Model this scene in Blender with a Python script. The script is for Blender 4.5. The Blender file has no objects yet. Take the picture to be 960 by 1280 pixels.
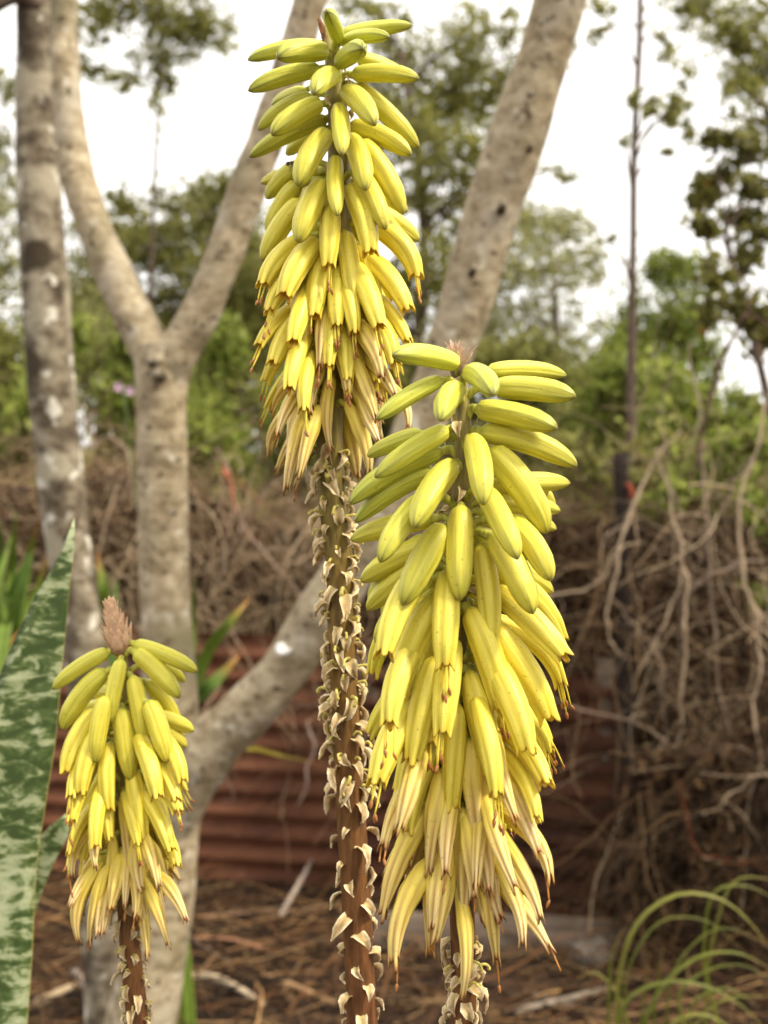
import bpy, math, random
import numpy as np
from mathutils import Vector

# ------------------------------------------------------------------ camera
scene = bpy.context.scene
CAM_H = 0.95
PITCH = math.radians(2.54)
LENS = 38.0
F = 1280 * LENS / 36.0            # focal length in photo pixels (photo is 960 x 1280)
cam_d = bpy.data.cameras.new("camera")
cam = bpy.data.objects.new("camera", cam_d)
scene.collection.objects.link(cam)
cam.location = (0, 0, CAM_H)
cam.rotation_euler = (math.pi / 2 + PITCH, 0, 0)
cam_d.sensor_fit = 'VERTICAL'
cam_d.sensor_height = 36.0
cam_d.sensor_width = 27.0
cam_d.lens = LENS
cam_d.clip_start = 0.02
cam_d.clip_end = 600
cam_d.dof.use_dof = True
cam_d.dof.focus_distance = 0.385
cam_d.dof.aperture_fstop = 12.0
scene.camera = cam

# ------------------------------------------------------------------ world and sun
SUN_EL, SUN_AZ = math.radians(50), math.radians(114)   # azimuth clockwise from +Y: sun behind the camera, to the right
world = bpy.data.worlds.new("World")
scene.world = world
world.use_nodes = True
wn, wl = world.node_tree.nodes, world.node_tree.links
wn.clear()
w_out = wn.new("ShaderNodeOutputWorld")
w_bg = wn.new("ShaderNodeBackground")
w_sky = wn.new("ShaderNodeTexSky")
w_sky.sky_type = 'NISHITA'
w_sky.sun_disc = False
w_sky.sun_elevation = SUN_EL
w_sky.sun_rotation = SUN_AZ
w_sky.dust_density = 3.0
w_co = wn.new("ShaderNodeTexCoord")
w_ns = wn.new("ShaderNodeTexNoise")
w_ns.inputs["Scale"].default_value = 2.2
w_ns.inputs["Detail"].default_value = 5
w_rp = wn.new("ShaderNodeValToRGB")
w_rp.color_ramp.elements[0].position = 0.22
w_rp.color_ramp.elements[0].color = (0.45, 0.45, 0.45, 1)
w_rp.color_ramp.elements[1].position = 0.42
w_rp.color_ramp.elements[1].color = (1, 1, 1, 1)
w_mx = wn.new("ShaderNodeMixRGB")
w_mx.inputs[2].default_value = (9.0, 8.75, 8.4, 1)     # bright even cloud
wl.new(w_co.outputs["Generated"], w_ns.inputs["Vector"])
wl.new(w_ns.outputs["Fac"], w_rp.inputs["Fac"])
wl.new(w_rp.outputs["Color"], w_mx.inputs[0])
wl.new(w_sky.outputs["Color"], w_mx.inputs[1])
wl.new(w_mx.outputs["Color"], w_bg.inputs["Color"])
w_bg.inputs["Strength"].default_value = 0.10
wl.new(w_bg.outputs["Background"], w_out.inputs["Surface"])

sun_d = bpy.data.lights.new("sun", 'SUN')
sun_d.energy = 2.6
sun_d.angle = math.radians(10)
sun_d.color = (1.0, 0.90, 0.72)
sun = bpy.data.objects.new("sun", sun_d)
scene.collection.objects.link(sun)
sun.location = (3, -3, 6)
sdir = Vector((math.sin(SUN_AZ) * math.cos(SUN_EL), math.cos(SUN_AZ) * math.cos(SUN_EL), math.sin(SUN_EL)))
sun.rotation_euler = (-sdir).to_track_quat('-Z', 'Y').to_euler()

scene.view_settings.view_transform = 'Standard'
scene.view_settings.look = 'None'
scene.view_settings.exposure = 1.02
scene.view_settings.gamma = 1.0
scene.view_settings.use_curve_mapping = False

# ------------------------------------------------------------------ helpers
C = scene.collection
rng = np.random.default_rng(7)
FWD = np.array([0, math.cos(PITCH), math.sin(PITCH)])
UP = np.array([0, -math.sin(PITCH), math.cos(PITCH)])
RT = np.array([1.0, 0, 0])
CAM = np.array([0, 0, CAM_H])


def P(px, py, d):
    """photo pixel at distance d (metres along the view axis) -> world point"""
    return CAM + d * (FWD + RT * (px - 480) / F + UP * (640 - py) / F)


def ground_under(p):
    return np.array([p[0], p[1], 0.0])


def nrm(v):
    v = np.asarray(v, float)
    return v / (np.linalg.norm(v) + 1e-12)


def mesh(verts, faces, cols=None, smooth=True, fl=None):
    me = bpy.data.meshes.new("m")
    verts = np.asarray(verts, dtype=np.float32)
    me.from_pydata(verts.tolist() if len(verts) < 5000 else verts, [], faces if isinstance(faces, list) else faces.tolist())
    if cols is not None:
        a = me.attributes.new("col", 'FLOAT_COLOR', 'POINT')
        c = np.ones((len(verts), 4), dtype=np.float32)
        c[:, :3] = cols
        a.data.foreach_set("color", c.ravel())
    if fl is not None:
        a = me.attributes.new("fl", 'FLOAT_VECTOR', 'POINT')
        a.data.foreach_set("vector", np.asarray(fl, dtype=np.float32).ravel())
    if smooth:
        me.polygons.foreach_set("use_smooth", np.ones(len(me.polygons), dtype=bool))
    return me


def link(name, me, mat, parent=None, loc=(0, 0, 0)):
    o = bpy.data.objects.new(name, me)
    if me is not None:
        me.name = name
        if mat is not None and not me.materials:
            me.materials.append(mat)
    C.objects.link(o)
    o.location = [float(x) for x in loc]
    if parent is not None:
        o.parent = parent
    return o


def part(name, verts, faces, cols, mat, parent, origin, porigin, smooth=True, fl=None):
    """a child whose world geometry is verts; origin and the parent's world origin are given"""
    v = np.asarray(verts) - origin
    return link(name, mesh(v, faces, cols, smooth, fl), mat, parent, np.asarray(origin) - np.asarray(porigin))


def tag(o, label, cat, group=None, kind=None):
    if label:
        o["label"] = label
    if cat:
        o["category"] = cat
    if group:
        o["group"] = group
    if kind:
        o["kind"] = kind
    return o


def empty(name, loc, label, cat, group=None):
    o = bpy.data.objects.new(name, None)
    o.empty_display_size = 0.05
    C.objects.link(o)
    o.location = [float(x) for x in loc]
    return tag(o, label, cat, group)


def spline(pts, n):
    """Catmull-Rom through pts (k, m) -> n samples"""
    pts = np.asarray(pts, float)
    if len(pts) == 2:
        t = np.linspace(0, 1, n)[:, None]
        return pts[0] * (1 - t) + pts[1] * t
    p = np.vstack([2 * pts[0] - pts[1], pts, 2 * pts[-1] - pts[-2]])
    k = len(pts) - 1
    u = np.linspace(0, k - 1e-9, n)
    i = u.astype(int)
    t = (u - i)[:, None]
    a, b, c, d = p[i], p[i + 1], p[i + 2], p[i + 3]
    return 0.5 * (2 * b + (c - a) * t + (2 * a - 5 * b + 4 * c - d) * t ** 2 + (3 * b - a - 3 * c + d) * t ** 3)


def chord(pts):
    d = np.linalg.norm(np.diff(pts, axis=0), axis=1)
    t = np.concatenate([[0], np.cumsum(np.maximum(d, 1e-6))])
    return t / t[-1]


def spline_c(pts, n):
    """smooth curve sampled evenly by length, safe for uneven point spacing"""
    pts = np.asarray(pts, float)
    t = chord(pts)
    k = len(pts)
    m = np.zeros_like(pts)
    sl = np.diff(pts, axis=0) / np.diff(t)[:, None]
    m[0], m[-1] = sl[0], sl[-1]
    for i in range(1, k - 1):
        h0, h1 = t[i] - t[i - 1], t[i + 1] - t[i]
        m[i] = (sl[i - 1] * h1 + sl[i] * h0) / (h0 + h1)
    u = np.linspace(0, 1, n)
    i = np.clip(np.searchsorted(t, u, side='right') - 1, 0, k - 2)
    h = (t[i + 1] - t[i])[:, None]
    x = (u - t[i])[:, None] / h
    return ((2 * x ** 3 - 3 * x ** 2 + 1) * pts[i] + (x ** 3 - 2 * x ** 2 + x) * h * m[i]
            + (-2 * x ** 3 + 3 * x ** 2) * pts[i + 1] + (x ** 3 - x ** 2) * h * m[i + 1])


def frames(c):
    T = np.gradient(c, axis=0)
    T /= np.linalg.norm(T, axis=1)[:, None] + 1e-12
    ref = np.array([0.0, 1.0, 0.0]) if abs(T[0][1]) < 0.8 else np.array([1.0, 0, 0])
    N = np.zeros_like(T)
    n = nrm(np.cross(T[0], ref))
    for i in range(len(T)):
        n = nrm(n - T[i] * np.dot(n, T[i]))
        N[i] = n
    return T, N, np.cross(T, N)


def grid_faces(nr, ns, off=0):
    i = np.arange(nr - 1)[:, None] * ns
    j = np.arange(ns)[None, :]
    j2 = (j + 1) % ns
    q = np.stack([i + j, i + j2, i + ns + j2, i + ns + j], axis=-1).reshape(-1, 4) + off
    return q.tolist()


def tube(c, r, ns=8, rough=0.0, cap=True):
    """closed tube along samples c with radii r -> verts, faces"""
    c = np.asarray(c, float)
    r = np.broadcast_to(np.asarray(r, float), (len(c),))
    T, N, B = frames(c)
    th = np.linspace(0, 2 * np.pi, ns, endpoint=False)
    rr = r[:, None] * np.ones((1, ns))
    if rough:
        ph = rng.uniform(0, 6.28, 6)
        s = np.linspace(0, 1, len(c))[:, None] * len(c) * 0.35
        rr = rr * (1 + rough * (np.sin(th[None] * 2 + s * 0.9 + ph[0]) + np.sin(s * 1.7 + ph[1]) + 0.6 * np.sin(th[None] * 3 - s * 2.1 + ph[2]) + 0.5 * np.sin(s * 4.3 + ph[3] + th[None])))
    v = c[:, None, :] + rr[..., None] * (np.cos(th)[None, :, None] * N[:, None, :] + np.sin(th)[None, :, None] * B[:, None, :])
    v = v.reshape(-1, 3)
    f = grid_faces(len(c), ns)
    if cap:
        f.append(list(range(ns))[::-1])
        f.append([(len(c) - 1) * ns + k for k in range(ns)])
    return v, f


def join(parts):
    vs, fs, cs, off = [], [], [], 0
    for p in parts:
        v, f = p[0], p[1]
        vs.append(np.asarray(v))
        fs += [[a + off for a in q] for q in f]
        if len(p) > 2:
            cs.append(np.broadcast_to(np.asarray(p[2], float), (len(v), 3)))
        off += len(v)
    return np.vstack(vs), fs, (np.vstack(cs) if cs else None)


# ------------------------------------------------------------------ materials
def new_mat(name, rough=0.7):
    m = bpy.data.materials.new(name)
    m.use_nodes = True
    n, l = m.node_tree.nodes, m.node_tree.links
    b = n["Principled BSDF"]
    b.inputs["Roughness"].default_value = rough
    b.inputs["Specular IOR Level"].default_value = 0.3
    return m, n, l, b


def attr_mat(name, rough=0.6, noise=0.15, scale=300.0, bump=0.0, transl=0.0, sss=0.0, stretch=None, spec=0.3, coord=None):
    """colour from the point attribute 'col' broken up by fine noise"""
    m, n, l, b = new_mat(name, rough)
    b.inputs["Specular IOR Level"].default_value = spec
    at = n.new("ShaderNodeAttribute")
    at.attribute_name = "col"
    tc = n.new("ShaderNodeTexCoord")
    ns = n.new("ShaderNodeTexNoise")
    ns.inputs["Scale"].default_value = scale
    ns.inputs["Detail"].default_value = 4
    if coord:
        ca = n.new("ShaderNodeAttribute")
        ca.attribute_name = coord
        l.new(ca.outputs["Vector"], ns.inputs["Vector"])
    elif stretch:
        mp = n.new("ShaderNodeMapping")
        mp.inputs["Scale"].default_value = stretch
        l.new(tc.outputs["Object"], mp.inputs["Vector"])
        l.new(mp.outputs["Vector"], ns.inputs["Vector"])
    else:
        l.new(tc.outputs["Object"], ns.inputs["Vector"])
    mr = n.new("ShaderNodeMapRange")
    mr.inputs["From Min"].default_value = 0.25
    mr.inputs["From Max"].default_value = 0.75
    mr.inputs["To Min"].default_value = 1 - noise
    mr.inputs["To Max"].default_value = 1 + noise
    l.new(ns.outputs["Fac"], mr.inputs["Value"])
    mul = n.new("ShaderNodeVectorMath")
    mul.operation = 'SCALE'
    l.new(at.outputs["Color"], mul.inputs[0])
    l.new(mr.outputs["Result"], mul.inputs["Scale"])
    if coord:
        # sparse brown blemishes
        n3 = n.new("ShaderNodeTexNoise")
        n3.inputs["Scale"].default_value = 700
        n3.inputs["Detail"].default_value = 2
        l.new(tc.outputs["Object"], n3.inputs["Vector"])
        m3 = n.new("ShaderNodeMapRange")
        m3.inputs["From Min"].default_value = 0.66
        m3.inputs["From Max"].default_value = 0.76
        m3.inputs["To Max"].default_value = 0.6
        l.new(n3.outputs["Fac"], m3.inputs["Value"])
        x3 = n.new("ShaderNodeMixRGB")
        x3.inputs[2].default_value = (0.30, 0.17, 0.04, 1)
        l.new(m3.outputs["Result"], x3.inputs[0])
        l.new(mul.outputs["Vector"], x3.inputs[1])
        l.new(x3.outputs["Color"], b.inputs["Base Color"])
    else:
        l.new(mul.outputs["Vector"], b.inputs["Base Color"])
    if bump:
        bp = n.new("ShaderNodeBump")
        bp.inputs["Strength"].default_value = bump
        bp.inputs["Distance"].default_value = 0.002
        l.new(ns.outputs["Fac"], bp.inputs["Height"])
        l.new(bp.outputs["Normal"], b.inputs["Normal"])
    if sss:
        b.inputs["Subsurface Weight"].default_value = sss
        b.inputs["Subsurface Radius"].default_value = (1.0, 0.7, 0.15)
        b.inputs["Subsurface Scale"].default_value = 0.003
    if transl:
        tr = n.new("ShaderNodeBsdfTranslucent")
        l.new(mul.outputs["Vector"], tr.inputs["Color"])
        mx = n.new("ShaderNodeMixShader")
        mx.inputs[0].default_value = transl
        out = n["Material Output"]
        l.new(b.outputs["BSDF"], mx.inputs[1])
        l.new(tr.outputs["BSDF"], mx.inputs[2])
        l.new(mx.outputs["Shader"], out.inputs["Surface"])
    return m


def ramp_mat(name, stops, scale, rough=0.85, detail=8, stretch=(1, 1, 1), bump=0.4, dist=0.01, spots=None):
    m, n, l, b = new_mat(name, rough)
    tc = n.new("ShaderNodeTexCoord")
    mp = n.new("ShaderNodeMapping")
    mp.inputs["Scale"].default_value = stretch
    ns = n.new("ShaderNodeTexNoise")
    ns.inputs["Scale"].default_value = scale
    ns.inputs["Detail"].default_value = detail
    ns.inputs["Roughness"].default_value = 0.65
    rp = n.new("ShaderNodeValToRGB")
    el = rp.color_ramp.elements
    while len(el) > 1:
        el.remove(el[-1])
    el[0].position, el[0].color = stops[0][0], (*stops[0][1], 1)
    for p, c in stops[1:]:
        e = el.new(p)
        e.color = (*c, 1)
    l.new(tc.outputs["Object"], mp.inputs["Vector"])
    l.new(mp.outputs["Vector"], ns.inputs["Vector"])
    l.new(ns.outputs["Fac"], rp.inputs["Fac"])
    col = rp.outputs["Color"]
    if spots:
        for (sc, lo, hi, c) in spots:
            n2 = n.new("ShaderNodeTexNoise")
            n2.inputs["Scale"].default_value = sc
            n2.inputs["Detail"].default_value = 5
            l.new(tc.outputs["Object"], n2.inputs["Vector"])
            r2 = n.new("ShaderNodeMapRange")
            r2.inputs["From Min"].default_value = lo
            r2.inputs["From Max"].default_value = hi
            l.new(n2.outputs["Fac"], r2.inputs["Value"])
            mx = n.new("ShaderNodeMixRGB")
            mx.inputs[2].default_value = (*c, 1)
            l.new(r2.outputs["Result"], mx.inputs[0])
            l.new(col, mx.inputs[1])
            col = mx.outputs["Color"]
    l.new(col, b.inputs["Base Color"])
    bp = n.new("ShaderNodeBump")
    bp.inputs["Strength"].default_value = bump
    bp.inputs["Distance"].default_value = dist
    l.new(ns.outputs["Fac"], bp.inputs["Height"])
    l.new(bp.outputs["Normal"], b.inputs["Normal"])
    return m


M_FLOWER = attr_mat("flower_tissue", 0.40, 0.17, 4.5, 0.22, sss=0.12, spec=0.35, coord="fl")
M_STEM = attr_mat("stalk_skin", 0.5, 0.55, 420, 0.5, stretch=(1, 1, 0.22))
M_BRACT = attr_mat("papery_bract", 0.75, 0.22, 500, 0.3, transl=0.25)
M_LEAF = attr_mat("foliage_leaf", 0.5, 0.2, 6, transl=0.55)
M_STRAP = attr_mat("strap_leaf", 0.45, 0.18, 60, transl=0.2)
M_DRY = attr_mat("dry_stem", 0.85, 0.3, 40)
M_BARK = ramp_mat("pale_bark", [(0.30, (0.12, 0.085, 0.045)), (0.42, (0.25, 0.195, 0.115)), (0.55, (0.37, 0.30, 0.195)), (0.72, (0.54, 0.46, 0.32))],
                  30, 0.85, 12, (1, 1, 1.6), 0.6, 0.005,
                  [(9, 0.54, 0.68, (0.43, 0.375, 0.285)), (34, 0.60, 0.70, (0.54, 0.49, 0.385)), (16, 0.60, 0.74, (0.15, 0.115, 0.07)), (7, 0.54, 0.70, (0.19, 0.165, 0.09)), (70, 0.60, 0.66, (0.10, 0.07, 0.04))])
M_BARK2 = ramp_mat("lichen_bark", [(0.32, (0.035, 0.024, 0.014)), (0.46, (0.11, 0.085, 0.055)), (0.58, (0.24, 0.20, 0.14)), (0.78, (0.44, 0.40, 0.31))],
                   24, 0.9, 10, (1, 1, 1.4), 0.8, 0.006,
                   [(12, 0.54, 0.62, (0.33, 0.29, 0.21)), (26, 0.60, 0.66, (0.60, 0.57, 0.48)), (9, 0.54, 0.64, (0.05, 0.036, 0.02))])
M_TWIG = ramp_mat("dark_twig_bark", [(0.3, (0.05, 0.035, 0.025)), (0.7, (0.16, 0.11, 0.08))], 30, 0.9)
M_REDTWIG = ramp_mat("red_brown_twig", [(0.3, (0.10, 0.03, 0.018)), (0.7, (0.22, 0.09, 0.05))], 30, 0.9)
M_CHAR = ramp_mat("charred_wood", [(0.3, (0.008, 0.005, 0.004)), (0.7, (0.035, 0.022, 0.016))], 40, 0.9)
M_GROUND = ramp_mat("earth_litter", [(0.25, (0.014, 0.007, 0.003)), (0.5, (0.04, 0.021, 0.010)), (0.75, (0.08, 0.046, 0.023))], 14, 0.95, 10, (1, 1, 1), 0.8, 0.02)
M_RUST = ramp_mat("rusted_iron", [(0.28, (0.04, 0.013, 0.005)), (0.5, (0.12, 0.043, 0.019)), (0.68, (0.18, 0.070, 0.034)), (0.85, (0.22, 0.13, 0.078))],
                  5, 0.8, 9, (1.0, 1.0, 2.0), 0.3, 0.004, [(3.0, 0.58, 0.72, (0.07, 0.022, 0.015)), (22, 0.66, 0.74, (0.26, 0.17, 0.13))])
M_RUST_SHADE = ramp_mat("rust_painted_shade", [(0.28, (0.020, 0.005, 0.0015)), (0.5, (0.050, 0.015, 0.005)), (0.68, (0.08, 0.026, 0.010)), (0.85, (0.11, 0.05, 0.026))],  # rust darkened: shade from the vines above is put into the colour
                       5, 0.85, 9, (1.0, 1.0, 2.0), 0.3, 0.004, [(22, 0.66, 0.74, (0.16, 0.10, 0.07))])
M_WOOD = ramp_mat("weathered_timber", [(0.3, (0.05, 0.035, 0.025)), (0.6, (0.15, 0.11, 0.08)), (0.8, (0.30, 0.25, 0.2))], 10, 0.9, 9, (0.3, 3, 6), 0.6, 0.01)
M_STONE = ramp_mat("grey_stone", [(0.3, (0.09, 0.075, 0.06)), (0.7, (0.26, 0.225, 0.185))], 20, 0.9)


# ------------------------------------------------------------------ ground
def build_ground():
    n = 90
    a = np.linspace(-1, 1, n)
    x = np.sign(a) * (np.abs(a) ** 3) * 250
    X, Y = np.meshgrid(x, x + 0.0)
    Z = 0.012 * np.sin(X * 3.1 + 1) * np.cos(Y * 2.3) + 0.008 * np.sin(X * 7 + Y * 5)
    Z = np.where(X ** 2 + Y ** 2 > 400, 0, Z) - 0.012
    v = np.stack([X, Y, Z], -1).reshape(-1, 3)
    idx = np.arange(n * n).reshape(n, n)
    f = np.stack([idx[:-1, :-1], idx[:-1, 1:], idx[1:, 1:], idx[1:, :-1]], -1).reshape(-1, 4)
    o = link("ground", mesh(v, f), M_GROUND)
    o["kind"] = "structure"


build_ground()


# ------------------------------------------------------------------ foliage tools
def leaf_quads(cent, length, width, r, down=0.4, palette=None):
    """one bent six-vertex leaf at every centre -> verts, faces, cols"""
    n = len(cent)
    d = r.normal(size=(n, 3))
    d[:, 2] -= down
    d /= np.linalg.norm(d, axis=1)[:, None]
    s = np.cross(d, r.normal(size=(n, 3)))
    s /= np.linalg.norm(s, axis=1)[:, None] + 1e-9
    u = np.cross(d, s)
    L = (length * r.uniform(0.6, 1.3, n))[:, None]
    W = (width * r.uniform(0.6, 1.3, n))[:, None]
    a = cent - d * L / 2
    b = cent + d * L / 2 - u * L * 0.12
    m = cent + u * L * 0.04
    v = np.stack([a, m + s * W / 2, b, m - s * W / 2], 1).reshape(-1, 3)
    k = np.arange(n)[:, None] * 4
    f = np.hstack([k, k + 1, k + 2, k + 3])
    pal = np.asarray(palette)
    t = r.uniform(0, len(pal) - 1.001, n)
    i = t.astype(int)
    c = pal[i] * (1 - (t - i))[:, None] + pal[i + 1] * (t - i)[:, None]
    c = c * r.uniform(0.75, 1.3, n)[:, None]
    if palette is WARM:
        c[r.uniform(size=n) < 0.012] = (0.42, 0.17, 0.02)
    return v, f, np.repeat(c, 4, axis=0)


def clump_points(c, rx, ry, rz, n, r, sub=7):
    """leaf centres gathered in small sub-clumps inside an ellipsoid"""
    q = r.normal(size=(sub, 3))
    q /= np.linalg.norm(q, axis=1)[:, None]
    q *= (r.uniform(0.05, 1.25, sub) ** 0.5)[:, None]
    w = r.integers(0, sub, n)
    p = q[w] * 0.85 + r.normal(size=(n, 3)) * np.where(r.uniform(size=(n, 1)) < 0.6, 0.12, 0.42)
    return c + p * np.array([rx, rz, ry])


OLIVE = [(0.14, 0.14, 0.034), (0.26, 0.255, 0.066), (0.38, 0.37, 0.12)]
GREEN = [(0.13, 0.165, 0.026), (0.25, 0.295, 0.052), (0.38, 0.42, 0.10)]
PALE = [(0.18, 0.18, 0.068), (0.31, 0.31, 0.12), (0.44, 0.42, 0.20)]
BROWN = [(0.018, 0.008, 0.003), (0.045, 0.021, 0.008), (0.10, 0.052, 0.021)]
WARM = [(0.08, 0.078, 0.018), (0.16, 0.155, 0.035), (0.24, 0.225, 0.06)]


def build_tree(name, label, cat, group, d, trunk, tw, clumps, leaf, pal, seed, limbs=True, mat=M_TWIG, dens=1.0, rel=1.0):
    """trunk: pixel points bottom to top (foot dropped to the ground); clumps: (px,py,rx,ry,n) in pixels at depth d"""
    r = np.random.default_rng(seed)
    k = d / F
    pts = [P(x, y, d) for x, y in trunk]
    foot = ground_under(pts[0])
    foot[2] = -0.05
    root = empty(name, (foot[0], foot[1], 0), label, cat, group)
    o0 = np.array([foot[0], foot[1], 0.0])
    path = spline([foot] + pts, 40)
    rad = np.linspace(tw[0], tw[1], 40) * k / 2
    v, f = tube(path, rad, 10, 0.04)
    part("trunk", v, f, None, mat, root, o0, o0)
    allp = []
    for (x, y, rx, ry, n) in clumps:
        dd = d * (1 + r.uniform(-0.06, 0.06) * rel)
        c = P(x, y, dd)
        if limbs:
            i = int(np.argmin(np.linalg.norm(path - (c - np.array([0, 0, 0.25 * np.linalg.norm(c - path[-1])])), axis=1)))
            a = path[i]
            mid = (a + c) / 2 + np.array([0, 0, 0.12]) * np.linalg.norm(c - a) + r.normal(size=3) * 0.04 * np.linalg.norm(c - a)
            if np.linalg.norm(c - a) > 0.05:
                v, f = tube(spline([a, mid, c + r.normal(size=3) * rx * k * 0.2], 9), np.linspace(max(rad[i] * 0.5, 0.004), 0.003, 9), 5)
                part("limb", v, f, None, mat, root, a, o0)
        sp = 1.28 if name == 'gum_tree' else 1.0
        allp.append(clump_points(c, rx * k * sp, ry * k * sp, (rx + ry) / 2 * k * sp, int(n * dens * (1.15 if name == 'gum_tree' else 1.25)), r, max(6, int(n / 20))))
    v, f, c = leaf_quads(np.vstack(allp), leaf[0], leaf[1], r, 0.5, pal)
    part("crown", v, f, c, M_LEAF, root, o0, o0, smooth=False)
    return root


# ------------------------------------------------------------------ far trees
def rand_clumps(x0, x1, y0, y1, n, rr, per, seed):
    r = np.random.default_rng(seed)
    return [(r.uniform(x0, x1), r.uniform(y0, y1), r.uniform(*rr), r.uniform(*rr) * 0.8, per) for _ in range(n)]


GT = "gum trees behind the garden"
build_tree("gum_tree", "thin tall gum with a small drooping tuft of leaves against white sky", "tree", GT, 9.0,
           [(184, 640), (187, 420), (192, 250), (198, 120), (202, -60)], (8, 3),
           [(150, 10, 40, 18, 500), (205, 45, 45, 34, 900), (240, 25, 34, 20, 450), (112, 82, 16, 14, 160), (152, 98, 22, 13, 220), (205, 95, 18, 26, 260), (125, 22, 20, 16, 200), (190, -40, 90, 40, 900), (265, 40, 22, 18, 140), (195, 140, 10, 24, 60), (110, 40, 18, 26, 140), (290, 60, 14, 10, 40), (60, 190, 30, 30, 150)],
           (0.085, 0.026), OLIVE, 11)
build_tree("gum_tree", "rounded olive gum crown between the forked limbs of the pale tree", "tree", GT, 9.5,
           [(245, 640), (250, 480), (262, 330), (268, 250)], (16, 7),
           [(280, 245, 34, 26, 700), (240, 265, 26, 22, 400), (150, 255, 18, 18, 200), (168, 285, 26, 24, 420), (200, 310, 40, 26, 800), (260, 310, 60, 36, 1500), (300, 300, 40, 50, 1000), (120, 300, 30, 40, 500), (215, 250, 20, 14, 160), (300, 470, 50, 50, 1500), (280, 540, 50, 40, 1300), (330, 400, 40, 60, 1200), (130, 350, 40, 50, 900)]
           + rand_clumps(90, 340, 330, 480, 18, (30, 60), 900, 3),
           (0.09, 0.028), OLIVE, 12)
build_tree("gum_tree", "sparse grey-green gum at the outer side of the lichen-spotted trunk", "tree", GT, 8.5,
           [(-20, 640), (-30, 400), (-25, 200), (-40, 60)], (20, 8),
           [(5, 120, 22, 30, 260), (2, 190, 20, 40, 350), (10, 260, 24, 30, 350), (0, 330, 26, 40, 500), (-60, 100, 60, 80, 900), (-70, 300, 60, 80, 900), (15, 390, 40, 40, 600), (100, 420, 40, 40, 700), (10, 460, 50, 40, 800)],
           (0.08, 0.025), PALE, 13)
build_tree("gum_tree", "feathery gum crown rising behind the tallest flower spike", "tree", GT, 8.0,
           [(500, 640), (515, 480), (530, 330), (520, 180), (500, 60)], (22, 8),
           [(480, 30, 30, 20, 260), (505, 80, 34, 36, 600), (455, 18, 40, 12, 260), (520, 165, 30, 34, 420), (585, 60, 32, 40, 650), (600, 120, 38, 40, 850), (560, 130, 34, 30, 550), (550, 190, 45, 36, 800), (590, 210, 30, 30, 350), (520, 240, 30, 28, 330), (560, 250, 34, 18, 250), (500, 345, 20, 30, 260), (545, 330, 28, 40, 500), (525, 390, 40, 40, 800), (470, 90, 25, 40, 350), (640, 95, 30, 16, 150), (700, 60, 20, 14, 70), (625, 40, 26, 20, 220), (535, 110, 40, 60, 500), (480, 160, 30, 50, 400), (575, 290, 40, 30, 420), (455, 240, 40, 60, 500), (610, 250, 40, 24, 300), (700, 215, 26, 12, 90)],
           (0.08, 0.025), OLIVE, 14)
build_tree("gum_tree", "pale rounded gum crown just beyond the leaning limb", "tree", GT, 10.0,
           [(705, 640), (700, 520), (695, 400), (690, 320)], (15, 6),
           [(690, 275, 34, 22, 420), (660, 300, 30, 30, 420), (715, 300, 28, 30, 360), (675, 350, 40, 30, 560), (640, 340, 30, 40, 450), (720, 350, 26, 28, 260), (650, 400, 45, 34, 700), (700, 410, 30, 30, 330), (615, 400, 30, 40, 450), (690, 455, 60, 30, 900), (730, 470, 34, 26, 420), (650, 270, 26, 20, 260), (740, 320, 16, 20, 140), (760, 430, 30, 24, 300), (610, 330, 30, 40, 420), (590, 430, 40, 40, 700)],
           (0.085, 0.027), PALE, 15)
build_tree("gum_tree", "bright green leafy tree crowding the foot of the thin dark trunk", "tree", GT, 7.0,
           [(842, 640), (840, 520), (838, 420)], (14, 6),
           [(830, 345, 30, 24, 420), (800, 400, 26, 30, 420), (850, 390, 40, 34, 800), (820, 440, 50, 34, 950), (870, 450, 40, 34, 700), (780, 450, 30, 34, 450), (845, 330, 40, 14, 200), (760, 480, 40, 30, 600)],
           (0.07, 0.025), GREEN, 16)
build_tree("gum_tree", "dark gum branches drooping in from the sky above the dead branch", "tree", GT, 6.5,
           [(1010, 640), (1000, 400), (985, 200), (975, 20)], (30, 14),
           [(880, 20, 36, 22, 420), (930, 30, 34, 30, 500), (915, 60, 20, 18, 160), (945, 90, 34, 24, 420), (925, 110, 18, 24, 200), (855, 150, 0.1 + 12, 22, 120), (960, 150, 30, 20, 200), (1000, 60, 70, 70, 900), (870, -20, 60, 26, 400)],
           (0.07, 0.02), OLIVE, 17)
build_tree("broadleaf_tree", "broad leaf tree with a few orange and yellow leaves", "tree", None, 3.6,
           [(985, 640), (960, 500), (935, 400), (915, 330), (905, 270)], (14, 6),
           [(900, 175, 26, 16, 120), (940, 185, 30, 22, 170), (905, 225, 34, 14, 150), (950, 235, 30, 18, 120), (868, 250, 20, 22, 90), (885, 285, 22, 20, 90), (925, 275, 30, 20, 120), (945, 320, 26, 40, 170), (905, 345, 22, 30, 110), (935, 385, 34, 34, 180), (890, 400, 22, 30, 100), (955, 420, 30, 40, 190), (1000, 250, 40, 90, 400)],
           (0.055, 0.024), WARM, 18, rel=1.2)
# thin dark trunk with tufts
build_tree("sapling", "thin dark upright sapling trunk with sparse leaf tufts against the sky", "tree", None, 4.6,
           [(788, 640), (789, 480), (791, 330), (793, 180), (799, 60), (801, -40)], (13, 7),
           [(795, 128, 9, 16, 60), (812, 140, 10, 10, 40), (842, 148, 14, 14, 70), (850, 128, 12, 10, 40), (838, 190, 10, 6, 30), (822, 125, 12, 8, 30), (765, 298, 7, 6, 22), (745, 40, 16, 26, 60), (752, 15, 20, 16, 50), (780, 177, 4, 8, 16), (835, 50, 18, 30, 70), (850, 95, 16, 20, 60)],
           (0.055, 0.016), OLIVE, 19)

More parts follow.
